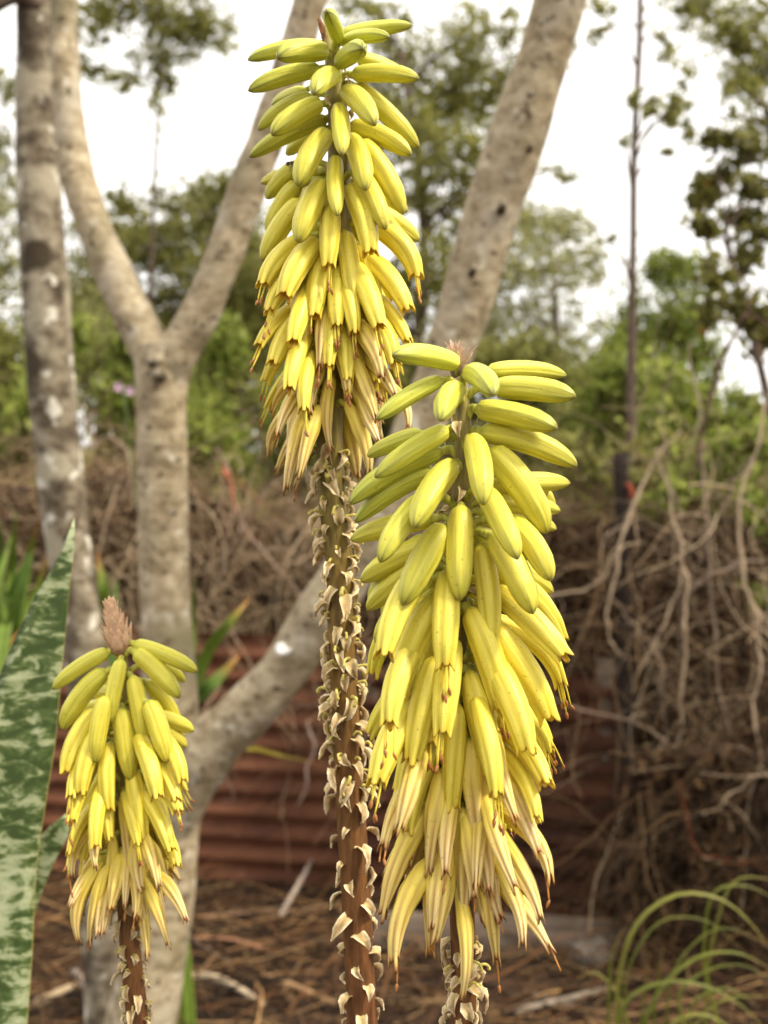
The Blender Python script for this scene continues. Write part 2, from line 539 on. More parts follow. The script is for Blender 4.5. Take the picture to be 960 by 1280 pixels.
# ------------------------------------------------------------------ shrubs behind the fence
SHR = "shrubs behind the dry vines"


def shrub(label, d, cx, w, ytop, ybot, pal, seed, per=1500, leaf=(0.075, 0.03), n=16):
    r = np.random.default_rng(seed)
    cl = []
    for _ in range(n):
        t = r.uniform(-1, 1)
        yt = ytop + (ybot - ytop) * 0.5 * abs(t) ** 2
        cl.append((cx + t * w, r.uniform(yt + 15, ybot), r.uniform(0.2, 0.34) * w, r.uniform(26, 44), per))
    build_tree("shrub", label, "shrub", SHR, d, [(cx, ybot + 20), (cx + 4, ybot - 30), (cx, (ytop + ybot) / 2)], (12, 4), cl, leaf, pal, seed)


shrub("leafy shrub in the gap between the two pale trunks", 6.0, 120, 130, 390, 640, GREEN, 31, 1200)
shrub("bright green shrub right of the forked trunk, behind the dead vines", 6.2, 300, 95, 380, 640, GREEN, 32, 1300)
shrub("olive shrub hidden behind the tallest flower spike", 6.8, 450, 130, 400, 640, OLIVE, 33, 1300)
shrub("dull green shrub behind the greenest buds of the thick spike", 6.6, 640, 140, 430, 660, OLIVE, 34, 700)
shrub("speckled shrub with sky showing through, around the charred post", 6.4, 770, 120, 440, 660, GREEN, 35, 620)
shrub("yellow-green shrub beneath the broad leaf tree", 5.6, 915, 120, 450, 680, GREEN, 36, 600)
shrub("tall dark shrub at the outer side of the lichen-spotted trunk", 6.6, -70, 110, 380, 640, OLIVE, 37, 900)
shrub("low shrub under the drooping dark gum", 6.4, 1080, 130, 420, 660, OLIVE, 38, 700)


def creeper(label, d, cx, clumps, seed, pal, leaf):
    build_tree("creeper", label, "creeper", None, d, [(cx, 1100), (cx + 6, 900), (cx - 4, 700), (cx + 10, 600)], (5, 3), clumps, leaf, pal, seed)


creeper("thin green creeper leafing out over the hanging curtain of dead vines", 2.95, 905,
        [(930, 610, 40, 30, 120), (890, 580, 40, 30, 110), (950, 690, 26, 26, 110), (945, 640, 24, 30, 80), (860, 600, 36, 26, 80), (920, 550, 40, 26, 110), (960, 560, 30, 40, 120), (955, 740, 16, 16, 40), (820, 640, 30, 20, 40), (1000, 640, 40, 70, 250)], 51, GREEN, (0.05, 0.026))
creeper("sparse olive creeper around the top of the charred post", 3.1, 735,
        [(700, 600, 36, 22, 70), (750, 590, 34, 24, 80), (800, 600, 30, 24, 70), (720, 640, 30, 24, 50), (790, 560, 34, 24, 80), (690, 560, 30, 30, 80), (840, 560, 30, 24, 70)], 52, OLIVE, (0.05, 0.022))


# a far wood closes the horizon
def far_wood():
    r = np.random.default_rng(77)
    n = 26000
    th = r.uniform(-1.25, 1.25, n)
    R = r.uniform(17, 24, n)
    top = 2.9 + 0.5 * np.sin(th * 9) + 0.4 * np.sin(th * 23 + 1)
    z = top * r.uniform(0, 1, n) ** 0.8
    p = np.stack([np.sin(th) * R, np.cos(th) * R, z], 1)
    v, f, c = leaf_quads(p, 0.5, 0.22, r, 0.3, OLIVE)
    o = link("distant_scrub", mesh(v, f, c, False), M_LEAF)
    tag(o, "distant scrub forming an olive band behind every garden tree", "scrub", kind="stuff")


far_wood()


# ------------------------------------------------------------------ forked pale tree and lichen trunk
def limb_path(pts, d0, d1, n):
    pts = np.asarray(pts, float)
    ds = np.linspace(d0, d1, len(pts))
    return spline([P(x, y, d) for (x, y), d in zip(pts[:, :2], ds)], n), spline(pts[:, 2:3], n)[:, 0] * np.linspace(d0, d1, n) / F / 2


def forked_tree():
    d = 1.7
    path, rad = limb_path([(135, 1500, 105), (150, 1400, 96), (178, 1270, 88), (203, 1120, 78), (214, 1000, 74), (213, 880, 68), (206, 740, 63), (203, 600, 62), (202, 520, 62), (202, 460, 66), (200, 430, 64)], d, d, 90)
    foot = ground_under(path[0])
    root = empty("forked_tree", foot, "pale grey-barked tree forking low into a Y with a third limb leaning away", "tree")
    path[0][2] = min(path[0][2], -0.04)
    v, f = tube(path, rad, 28, 0.012)
    part("trunk", v, f, None, M_BARK, root, foot, foot)
    limbs = [
        ([(212, 480, 50), (188, 436, 54), (160, 380, 50), (128, 310, 46), (100, 230, 42), (88, 160, 38), (82, 80, 34), (80, 0, 33), (76, -110, 30)], d, d * 1.04, "left"),
        ([(202, 490, 54), (222, 440, 52), (248, 396, 48), (280, 320, 46), (308, 240, 46), (338, 160, 46), (362, 90, 44), (388, 0, 42), (415, -100, 40)], d, d * 0.96, "right"),
        ([(200, 1060, 66), (232, 985, 72), (262, 935, 74), (300, 898, 66), (345, 850, 62), (392, 782, 66), (440, 705, 64), (500, 590, 64), (566, 430, 64), (607, 290, 68), (640, 190, 72), (675, 85, 68), (703, -10, 64), (735, -120, 62)], d, d * 0.86, "lean"),
    ]
    for pts, a, b, _ in limbs:
        c, r_ = limb_path(pts, a, b, 80)
        v, f = tube(c, r_, 24, 0.022)
        o = part("limb", v, f, None, M_BARK, root, c[0], foot)
    # knots and branch scars
    for (x, y, s) in [(196, 466, 13), (187, 450, 10), (704, 31, 10), (663, 117, 9), (629, 255, 9), (592, 335, 8), (664, 182, 6), (214, 640, 6)]:
        dd = d * 0.97 - 0.02 if x < 400 else d * 0.88 - 0.030
        c = P(x, y, dd)
        q = spline([c + np.array([0, 0.03, 0]), c, c + np.array([0, -0.006, 0])], 6)
        v, f = tube(q, np.array([1.2, 1.1, 1.0, 0.9, 0.75, 0.35]) * s * 0.55 * dd / F, 10, 0.05)
        part("knot", v, f, None, M_BARK2, root, c, foot)


forked_tree()


def lichen_trunk():
    d = 1.95
    path, rad = limb_path([(150, 1380, 75), (135, 1150, 66), (122, 950, 58), (105, 800, 52), (88, 700, 54), (76, 600, 56), (64, 480, 58), (58, 380, 58), (50, 260, 56), (46, 150, 52), (46, 60, 50), (48, -20, 50), (52, -120, 48)], d, d, 110)
    foot = ground_under(path[0])
    path[0][2] = -0.04
    root = empty("lichen_spotted_tree", foot, "straight dark-barked trunk blotched with white lichen", "tree")
    v, f = tube(path, rad, 28, 0.012)
    part("trunk", v, f, None, M_BARK2, root, foot, foot)
    c = P(98, 660, d - 0.04)
    q = spline([P(70, 690, d), P(86, 668, d - 0.045), P(100, 640, d - 0.06)], 10)
    v, f = tube(q, np.linspace(0.006, 0.003, 10), 8, 0.05)
    part("twig_stub", v, f, None, M_TWIG, root, c, foot)
    q = spline([P(48, 8, d - .02), P(15, -8, d - 0.05), P(-40, 30, d - 0.1)], 14)
    v, f = tube(q, np.linspace(0.02, 0.014, 14), 10, 0.02)
    part("limb", v, f, None, M_TWIG, root, q[0], foot)


lichen_trunk()


# ------------------------------------------------------------------ corrugated iron fence
def corrugated(name, label, p0, p1, z0, z1, pitch=0.066, amp=0.0085, tilt=0.0, mat=None):
    p0, p1 = np.array(p0, float), np.array(p1, float)
    L = np.linalg.norm(p1 - p0)
    t = nrm(p1 - p0)
    nrml = np.array([t[1], -t[0], 0])           # towards the camera
    root = empty(name, (p0[0], p0[1], 0), label, "fence", "rusted sheets edging the garden")
    nz, nx = int((z1 - z0) / pitch * 10), 30
    zs = np.linspace(z0, z1, nz)
    wav = amp * np.sin(2 * np.pi * zs / pitch)
    V = []
    for side in (0, 1):
        for i in range(nz):
            for j in range(nx):
                s = j / (nx - 1)
                p = p0 + t * L * s + nrml * (wav[i] - side * 0.002 + tilt * (zs[i] - z0) + 0.006 * math.sin(7 * s + zs[i] * 5))
                V.append((p[0], p[1], zs[i] + 0.01 * math.sin(s * 5)))
    V = np.array(V)
    f = []
    for side in (0, 1):
        o = side * nz * nx
        for i in range(nz - 1):
            for j in range(nx - 1):
                a = o + i * nx + j
                q = [a, a + 1, a + nx + 1, a + nx]
                f.append(q if side == 0 else q[::-1])
    o0 = np.array([p0[0], p0[1], 0.0])
    part("sheet", V, f, None, mat or M_RUST, root, o0, o0)
    for s in (0.04, 0.5, 0.96):
        p = p0 + t * L * s - nrml * 0.045
        v, f2 = tube(spline([(p[0], p[1], -0.05), (p[0], p[1], z1 + 0.03)], 8), 0.03, 10, 0.03)
        part("post", v, f2, None, M_WOOD, root, p * np.array([1, 1, 0]), o0)
    # roofing screws
    for s in (0.04, 0.5, 0.96):
        for zz in (z0 + pitch * 1.25, z0 + pitch * 6.25):
            p = p0 + t * L * s + nrml * (amp + 0.001 + tilt * (zz - z0))
            c = np.array([p[0], p[1], zz])
            v, f2 = tube(spline([c - nrml * 0.004, c + nrml * 0.004], 3), 0.006, 8)
            part("screw", v, f2, None, M_STONE, root, c, o0)


gA = P(-250, 1098, 3.35)
gB = P(470, 1120, 3.12)
gC = P(440, 1120, 3.0)
gD = P(772, 1160, 2.78)
corrugated("corrugated_fence", "rusted corrugated iron sheet behind the forked pale trunk", (gA[0], gA[1], 0), (gB[0], gB[1], 0), 0.015, 0.74, tilt=0.02)
corrugated("corrugated_fence", "darker rusted corrugated sheet behind the thickest flower spike, vine shade painted into its colour", (gC[0], gC[1], 0), (gD[0], gD[1], 0), 0.02, 0.66, tilt=-0.03, mat=M_RUST_SHADE)


def box_prism(name, label, cat, c, size, rotz, mat, seed, tiltx=0.0):
    """a rough slab with uneven bevelled faces"""
    r = np.random.default_rng(seed)
    nx, ns = 12, 12
    th = np.linspace(0, 2 * np.pi, ns, endpoint=False) + np.pi / 4
    V = []
    for i in range(nx):
        s = i / (nx - 1)
        e = 1 - 0.12 * (abs(2 * s - 1) ** 8)
        for a in th:
            ca, sa = math.cos(a), math.sin(a)
            k = 1 / (abs(ca) ** 6 + abs(sa) ** 6) ** (1 / 6)
            V.append(((s - 0.5) * size[0] + r.normal() * 0.002, ca * k * size[1] / 2 * e + r.normal() * 0.0025, sa * k * size[2] / 2 * e + size[2] / 2 + r.normal() * 0.002))
    f = grid_faces(nx, ns) + [list(range(ns))[::-1], [(nx - 1) * ns + k for k in range(ns)]]
    o = link(name, mesh(np.array(V), f, None, False), mat, None, c)
    o.rotation_euler = (tiltx, 0, rotz)
    tag(o, label, cat)


pl = P(640, 1200, 2.62)
box_prism("weathered_board", "weathered board lying along the foot of the darker rusted sheet", "board", (0.28, 2.66, -0.012), (0.62, 0.06, 0.10), -0.10, M_WOOD, 5, -0.3)
box_prism("pale_stone", "pale grey stone resting at the end of the weathered board", "stone", (0.49, 2.60, -0.015), (0.09, 0.07, 0.06), 0.5, M_STONE, 6)


# ------------------------------------------------------------------ dry vines
def tangle_curves(starts, r, steps, step, droop, wander, dir0=None):
    n = len(starts)
    d = r.normal(size=(n, 3)) if dir0 is None else dir0
    d /= np.linalg.norm(d, axis=1)[:, None]
    pts = [starts]
    k = r.normal(size=(n, 3)) * wander
    for i in range(steps - 1):
        d = d + k * 0.3 + r.normal(size=(n, 3)) * wander * 0.5 + np.array([0, 0, -droop])
        d /= np.linalg.norm(d, axis=1)[:, None]
        pts.append(pts[-1] + d * (step if np.isscalar(step) else step[:, None]))
    return np.stack(pts, 1)


def multi_tube(paths, r0, r1, cols, r, ns=4):
    n, m, _ = paths.shape
    T = np.gradient(paths, axis=1)
    T /= np.linalg.norm(T, axis=2)[..., None] + 1e-9
    ref = r.normal(size=(n, 1, 3))
    N = np.cross(T, np.broadcast_to(ref, T.shape))
    N /= np.linalg.norm(N, axis=2)[..., None] + 1e-9
    B = np.cross(T, N)
    rad = r0[:, None] * np.linspace(1, r1, m)[None]
    th = np.linspace(0, 2 * np.pi, ns, endpoint=False)
    v = paths[:, :, None] + rad[:, :, None, None] * (np.cos(th)[None, None, :, None] * N[:, :, None] + np.sin(th)[None, None, :, None] * B[:, :, None])
    f0 = np.array(grid_faces(m, ns))
    f = (f0[None] + (np.arange(n) * m * ns)[:, None, None]).reshape(-1, 4)
    c = np.repeat(cols, m * ns, axis=0)
    return v.reshape(-1, 3), f, c


def pal_cols(pal, n, r):
    pal = np.asarray(pal)
    t = r.uniform(0, len(pal) - 1.001, n)
    i = t.astype(int)
    return (pal[i] * (1 - (t - i))[:, None] + pal[i + 1] * (t - i)[:, None]) * r.uniform(0.7, 1.3, n)[:, None]


VINE = [(0.05, 0.027, 0.012), (0.13, 0.077, 0.038), (0.25, 0.16, 0.085), (0.42, 0.30, 0.18)]


def tangle(label, x0, x1, ytop, ybot, d0, d1, n, nleaf, seed, pal=VINE):
    """heap of dry vines: ytop is a list of (px, py) giving the outline of the heap"""
    r = np.random.default_rng(seed)
    yt = np.array(ytop, float)

    def pick(m, a=0.0):
        x = r.uniform(x0, x1, m)
        top = np.interp(x, yt[:, 0], yt[:, 1])
        t = r.uniform(a, 1, m)
        y = top + (ybot - top) * t
        d = r.uniform(d0, d1, m)
        p = np.stack([P(a_, b_, c_) for a_, b_, c_ in zip(x, y, d)])
        p[:, 2] = np.maximum(p[:, 2], 0.02)
        return p
    st = pick(n)
    dir0 = r.normal(size=(n, 3)) * np.array([1, 0.7, 0.9]) + np.array([0, 0, 0.25])
    paths = tangle_curves(st, r, 12, r.uniform(0.02, 0.055, n), 0.10, 0.35, dir0)
    paths[:, :, 2] = np.maximum(paths[:, :, 2], 0.004)
    rad = r.uniform(0.0006, 0.0019, n) * np.where(r.uniform(size=n) < 0.08, 1.7, 1.0)
    v, f, c = multi_tube(paths, rad, 0.5, pal_cols(pal, n, r), r)
    lp = pick(nleaf, 0.05)
    v2, f2, c2 = leaf_quads(lp + np.array([0, 0.06, 0]), 0.05, 0.022, r, 0.6, BROWN)
    f2 = f2 + len(v)
    o0 = np.array([(v[:, 0].min() + v[:, 0].max()) / 2, (v[:, 1].min() + v[:, 1].max()) / 2, 0])
    o = link("dry_vine_heap", mesh(np.vstack([v, v2]) - o0, np.vstack([f, f2]), np.vstack([c, c2])), M_DRY, None, o0)
    tag(o, label, "dry vines", None, "stuff")


tangle("brown heap of dead vines behind the forked trunk and rusted sheet", -60, 480,
       [(-60, 590), (60, 600), (130, 570), (190, 585), (240, 600), (300, 632), (360, 655), (480, 670)], 860, 3.35, 4.1, 4600, 14000, 41)
tangle("brown heap of dead vines draped behind the thick flower spike", 420, 700,
       [(420, 670), (560, 675), (700, 650)], 930, 3.1, 3.9, 2200, 8000, 42)
VINE_D = [(0.015, 0.007, 0.0025), (0.045, 0.022, 0.008), (0.11, 0.058, 0.024), (0.33, 0.22, 0.12)]
tangle("dead vines hanging over the top edge of the darker rusted sheet", 670, 800,
       [(670, 650), (760, 640), (800, 640)], 850, 2.9, 3.5, 1500, 4500, 43, VINE_D)
tangle("hanging curtain of dead vines beyond the charred post", 785, 1060,
       [(785, 640), (830, 640), (900, 630), (1060, 600)], 1180, 2.85, 3.5, 3300, 11000, 45, VINE_D)
DARKV = [(0.010, 0.005, 0.0015), (0.026, 0.013, 0.0045), (0.06, 0.032, 0.012), (0.15, 0.09, 0.038)]  # dark copy of the vine palette, shade over the low mat painted in
tangle("low brushy mat of dead stems beside the end of the darker sheet", 785, 1060,
       [(785, 960), (850, 930), (1060, 880)], 1230, 2.5, 2.9, 1500, 7000, 44, DARKV)


def strands(label, x0, x1, y0, y1, d0, d1, n, seed, pal):
    """long loose straw-coloured strands trailing over a heap"""
    r = np.random.default_rng(seed)
    st = np.stack([P(r.uniform(x0, x1), r.uniform(y0, y1), r.uniform(d0, d1)) for _ in range(n)])
    dr = r.normal(size=(n, 3)) * np.array([1, 0.35, 0.8])
    paths = tangle_curves(st, r, 18, r.uniform(0.015, 0.05, n), 0.07, 0.30, dr)
    paths[:, :, 2] = np.maximum(paths[:, :, 2], 0.01)
    v, f, c = multi_tube(paths, r.uniform(0.0007, 0.0018, n), 0.4, pal_cols(pal, n, r), r, 5)
    o0 = np.array([v[:, 0].mean(), v[:, 1].mean(), 0])
    o = link("loose_vine_strands", mesh(v - o0, f, c), M_DRY, None, o0)
    tag(o, label, "dry vines", None, "stuff")


STRAW = [(0.22, 0.15, 0.09), (0.38, 0.28, 0.17), (0.52, 0.41, 0.27)]
strands("loose straw-coloured strands trailing over the vines around the charred post", 790, 1010, 570, 960, 2.66, 2.95, 120, 61, STRAW)
strands("loose straw-coloured strands over the vine heap behind the forked trunk", -20, 450, 590, 770, 3.2, 3.4, 150, 62, STRAW)


def vine(pts, d, w, col, label, name="dry_vine", cat="vine", group="pale dead vines hanging over the fence", down=False):
    c = spline([P(x, y, (d if np.isscalar(d) else d[i])) for i, (x, y) in enumerate(pts)], 10 * len(pts))
    n = len(c)
    jit = np.cumsum(rng.normal(size=(n, 3)) * 0.0012, axis=0)
    c = c + jit - np.linspace(0, 1, n)[:, None] * jit[-1]
    dd = d if np.isscalar(d) else np.mean(d)
    c = c + np.sin(np.linspace(0, n * 0.45, n))[:, None] * rng.normal(size=(1, 3)) * 0.003
    rv = np.interp(np.linspace(0, 1, n), [0, 0.25, 0.6, 1], [0.4, 1, 0.8, 0.35]) * w * 0.58 * dd / F / 2
    bits = [tube(c, rv, 7, 0.12)]
    for _ in range(int(rng.integers(2, 6)) if n > 30 else 1):
        i = int(rng.integers(2, n - 3))
        g = nrm(nrm(c[i + 1] - c[i]) + rng.normal(size=3) * 0.8)
        ln = rng.uniform(0.05, 0.22)
        e = c[i] + g * ln * 0.5
        e2 = c[i] + g * ln + rng.normal(size=3) * ln * 0.25 - np.array([0, 0, ln * 0.3])
        bits.append(tube(spline([c[i], e, e2], 9), np.linspace(rv[i] * 0.55, rv[i] * 0.15, 9), 5, 0.05))
    v, f, _c = join(bits)
    o = link(name, mesh(v - c[0], f, np.broadcast_to(np.array(col) * 1.0, (len(v), 3))), M_DRY, None, c[0])
    return tag(o, label, cat, group)


TAN = (0.40, 0.30, 0.20)
TAN2 = (0.28, 0.21, 0.15)
D = 2.72
vine([(850, 850), (851, 700), (846, 640), (830, 570), (826, 500), (850, 440)], D + 0.03, 4, TAN2, "slender upper continuation of the thickest hanging vine")
vine([(822, 560), (834, 620), (847, 665), (853, 700), (856, 750), (851, 830), (849, 900), (840, 940), (836, 965), (850, 1000), (895, 1010)], D, 9, TAN, "thickest pale vine hanging straight down with a hooked lower end")
vine([(851, 700), (846, 745), (830, 780), (818, 806), (800, 840)], D, 7, TAN, "short pale vine branching off the thickest hanging vine")
vine([(862, 430), (876, 520), (886, 680), (892, 770), (900, 860), (918, 930), (935, 970)], D + 0.05, 7, TAN2, "long pale vine slanting down to crossed dry twigs")
vine([(850, 540), (818, 580), (786, 660), (775, 720), (765, 765), (766, 800), (776, 818)], D, 8, TAN, "curved pale vine ending in a small crook")
vine([(670, 742), (720, 740), (752, 725), (772, 690), (790, 676), (830, 690)], D + 0.02, 6, TAN, "pale vine arching sideways from behind the thick spike")
vine([(752, 700), (756, 675), (775, 660), (800, 648)], D + 0.03, 6, TAN2, "small looped pale vine above the sideways arching vine")
vine([(765, 748), (790, 775), (812, 800), (822, 830), (826, 880), (838, 960)], D + 0.03, 5, TAN2, "thin vine crossing from the crook towards the hooked vine")
vine([(975, 470), (940, 560), (920, 680), (935, 745), (950, 800), (944, 870), (946, 960), (930, 1060), (925, 1250)], D - 0.15, 8, TAN, "pale vine running down to the ground beside arching grass")
vine([(960, 700), (920, 705), (880, 725), (858, 740)], D, 6, TAN2, "pale vine slanting into the thickest hanging vine")
vine([(985, 500), (900, 640), (875, 700), (860, 770)], D + 0.1, 6, TAN2, "pale vine crossing high behind the thickest hanging vine")
vine([(676, 870), (740, 890), (800, 902), (840, 930), (868, 962), (905, 1003)], D - 0.08, 5, (0.2, 0.14, 0.1), "thin brown vine trailing in front of the darker rusted sheet")
vine([(975, 965), (935, 975), (905, 1000), (880, 1020)], D - 0.2, 6, TAN, "bleached twig crossing below the slanting vine", "dry_twig", "twig", None)
vine([(850, 975), (862, 1040), (880, 1068), (920, 1078), (975, 1070)], D - 0.2, 6, (0.20, 0.06, 0.025), "reddish stem curving above the brushy mat of dead stems", "red_stem", "stem", None)
vine([(270, 560), (284, 590), (296, 640), (320, 680), (350, 715), (380, 760), (400, 790)], 3.25, 9, (0.26, 0.18, 0.13), "thick dead vine curving down behind the tallest stalk")
vine([(278, 580), (288, 605), (294, 640)], 3.22, 11, (0.30, 0.09, 0.045), "rusty red stretch of stem on the curved dead vine", "red_stem", "stem", None)
vine([(250, 720), (290, 680), (310, 640), (345, 600)], 3.3, 6, TAN2, "dead vine crossing between forked trunk and tallest stalk")
vine([(250, 760), (300, 700), (360, 690), (400, 720)], 3.3, 5, TAN2, "dead vine sagging between forked trunk and tallest stalk")
vine([(110, 560), (135, 545), (160, 570), (165, 640)], 3.3, 7, TAN2, "arched dead vine between the two pale trunks")
vine([(120, 700), (135, 640), (150, 600), (165, 580)], 3.3, 6, TAN, "upright dead vine between the two pale trunks")
vine([(290, 1010), (284, 960), (300, 930), (360, 890), (400, 880)], 2.9, 3, (0.22, 0.16, 0.12), "thread-thin vine in front of the rusted sheet")
vine([(386, 900), (390, 950), (372, 1010)], 2.9, 6, (0.30, 0.22, 0.18), "stubby dry stem in front of the rusted sheet beside the tallest stalk")
vine([(860, 620), (872, 556), (895, 480), (918, 425), (934, 396), (950, 402), (990, 430)], 2.75, 10, (0.085, 0.045, 0.032), "bent dark brown dead branch rising above the vines", "dead_branch", "branch", None)
vine([(934, 398), (932, 360), (915, 320)], 2.75, 5, (0.085, 0.045, 0.032), "slim twig standing on the bend of the dark dead branch", "dead_twig", "twig", None)


# charred post
def charred_post():
    b = P(776, 1000, 2.8)
    foot = np.array([b[0], b[1], 0])
    top = P(776, 566, 2.8)
    root = empty("charred_post", foot, "short blackened wooden post standing among the dead vines", "post")
    v, f = tube(spline([foot - np.array([0, 0, .05]), (foot + top) / 2 + np.array([0.01, 0, 0]), top], 24), 0.019, 12, 0.03)
    part("shaft", v, f, None, M_CHAR, root, foot, foot)
    q = spline([P(784, 605, 2.775), P(789, 612, 2.775), P(790, 622, 2.775)], 8)
    v, f = tube(q, 0.007, 8)
    part("red_cap", v, f, np.tile((0.30, 0.07, 0.035), (len(v), 1)), M_DRY, root, q[0], foot)


charred_post()


# ------------------------------------------------------------------ ground litter
def litter():
    r = np.random.default_rng(91)
    n = 6500
    x = r.uniform(-2.0, 2.2, n)
    y = r.uniform(1.0, 4.4, n)
    z = r.uniform(0.0, 0.03, n)
    st = np.stack([x, y, z], 1)
    dr = r.normal(size=(n, 3)) * np.array([1, 0.55, 0.10])
    paths = tangle_curves(st, r, 6, r.uniform(0.01, 0.05, n), 0.0, 0.12, dr)
    paths[:, :, 2] = np.clip(paths[:, :, 2], 0.002, 0.07)
    LIT = [(0.012, 0.006, 0.003), (0.03, 0.014, 0.006), (0.075, 0.037, 0.015), (0.27, 0.17, 0.08)]
    v, f, c = multi_tube(paths, r.uniform(0.0012, 0.0042, n), 0.6, pal_cols(LIT, n, r), r)
    k = 900
    st2 = np.stack([r.uniform(-1.6, 1.6, k), r.uniform(1.6, 3.6, k), r.uniform(0.005, 0.05, k)], 1)
    p2 = tangle_curves(st2, r, 10, r.uniform(0.012, 0.04, k), 0.01, 0.14, r.normal(size=(k, 3)) * np.array([1, 0.4, 0.12]))
    p2[:, :, 2] = np.clip(p2[:, :, 2], 0.003, 0.09)
    va, fa, ca = multi_tube(p2, r.uniform(0.001, 0.003, k), 0.5, pal_cols([(0.06, 0.024, 0.008), (0.14, 0.062, 0.022), (0.34, 0.20, 0.085)], k, r), r)
    v, f, c = np.vstack([v, va]), np.vstack([f, fa + len(v)]), np.vstack([c, ca])
    m = 15000
    p = np.stack([r.uniform(-2, 2.2, m), r.uniform(1.0, 4.4, m), r.uniform(0, 0.025, m)], 1)
    v2, f2, c2 = leaf_quads(p, 0.045, 0.02, r, 0.0, [(0.014, 0.007, 0.003), (0.035, 0.018, 0.007), (0.075, 0.04, 0.017), (0.13, 0.07, 0.03)])
    v2[:, 2] = np.maximum(v2[:, 2] * 0.6, 0.001)
    o = link("leaf_litter", mesh(np.vstack([v, v2]), np.vstack([f, f2 + len(v)]), np.vstack([c, c2])), M_DRY)
    tag(o, "brown litter of straw and dead leaves over the bare ground", "litter", None, "stuff")


litter()


def ground_px(x, y):
    """point of the ground seen at a pixel"""
    ray = FWD + RT * (x - 480) / F + UP * (640 - y) / F
    t = -CAM_H / ray[2]
    return CAM + ray * t


def stick(a, b, w, label, col=(0.26, 0.18, 0.11), lift=0.0):
    p, q = ground_px(*a), ground_px(*b)
    p[2], q[2] = w * 0.5 + 0.004, w * 0.5 + 0.004 + lift
    m = (p + q) / 2 + np.array([rng.normal() * 0.01, rng.normal() * 0.02, 0.01 + lift * 0.2])
    v, f = tube(spline([p, m, q], 14), np.linspace(w, w * 0.6, 14), 8, 0.06)
    o = link("fallen_stick", mesh(v - p, f, np.tile(col, (len(v), 1))), M_DRY, None, p)
    tag(o, label, "stick", "sticks on the ground")


stick((40, 1262), (130, 1225), 0.010, "pale thick stick by the foot of the snake plant", (0.38, 0.29, 0.18))
stick((92, 1220), (112, 1278), 0.010, "grey stick lying beside the small spike's stalk", (0.24, 0.21, 0.19))
stick((240, 1085), (335, 1080), 0.010, "straight straw-coloured stick close below the rusted sheet", (0.34, 0.24, 0.15))
stick((240, 1178), (340, 1195), 0.009, "reddish brown stick between forked trunk and tallest stalk", (0.26, 0.13, 0.07))
stick((235, 1225), (330, 1262), 0.011, "bleached stick slanting away from the forked trunk", (0.42, 0.33, 0.22))
stick((350, 1150), (392, 1105), 0.008, "grey stick propped against the litter beside the tallest stalk", (0.34, 0.27, 0.22), 0.07)
stick((230, 1170), (290, 1210), 0.008, "dark stick hugging the base of the forked trunk", (0.11, 0.07, 0.045))
stick((250, 1150), (400, 1140), 0.006, "long thin stick lying level in the litter", (0.2, 0.12, 0.07))
stick((640, 1270), (760, 1240), 0.009, "mottled stick in front of the weathered board", (0.2, 0.16, 0.12))
stick((655, 1245), (720, 1262), 0.008, "short dark stick under the thick spike's wilted flowers", (0.1, 0.07, 0.05))
stick((330, 1225), (420, 1260), 0.009, "golden brown stick nearly touching the tallest stalk", (0.33, 0.2, 0.1))


# ------------------------------------------------------------------ strap leaves (snake plant, strap plants, grass)
def strap(path, width, fold=0.25, thick=0.12, n=40, face=None):
    """leaf blade: lens-shaped section swept along path; width is an array over the path; face = preferred blade normal"""
    path = np.asarray(path, float)
    c = spline_c(path, n)
    T = np.gradient(c, axis=0)
    T /= np.linalg.norm(T, axis=1)[:, None]
    face = np.array([0, -1.0, 0.1]) if face is None else np.asarray(face, float)
    S = np.cross(T, face)
    S /= np.linalg.norm(S, axis=1)[:, None] + 1e-9
    U = np.cross(S, T)
    ui = np.interp(np.linspace(0, 1, n), chord(path), np.linspace(0, 1, len(path)))
    w = np.interp(ui, np.linspace(0, 1, len(width)), width)
    prof = [(-1, 0), (-0.6, 0.3), (-0.2, 0.42), (0.2, 0.42), (0.6, 0.3), (1, 0), (0.6, -0.5), (0.2, -0.62), (-0.2, -0.62), (-0.6, -0.5)]
    V = []
    for a, b in prof:
        h = b * thick + fold * (abs(a) ** 1.6)
        V.append(c + S * (w * a / 2)[:, None] + U * (w * h / 2)[:, None])
    ns = len(prof)
    v = np.stack(V, 1).reshape(-1, 3)
    f = grid_faces(n, ns) + [list(range(ns))[::-1], [(n - 1) * ns + k for k in range(ns)]]
    s = np.repeat(np.linspace(0, 1, n), ns)
    a = np.tile([p[0] for p in prof], n)
    return v, f, s, a


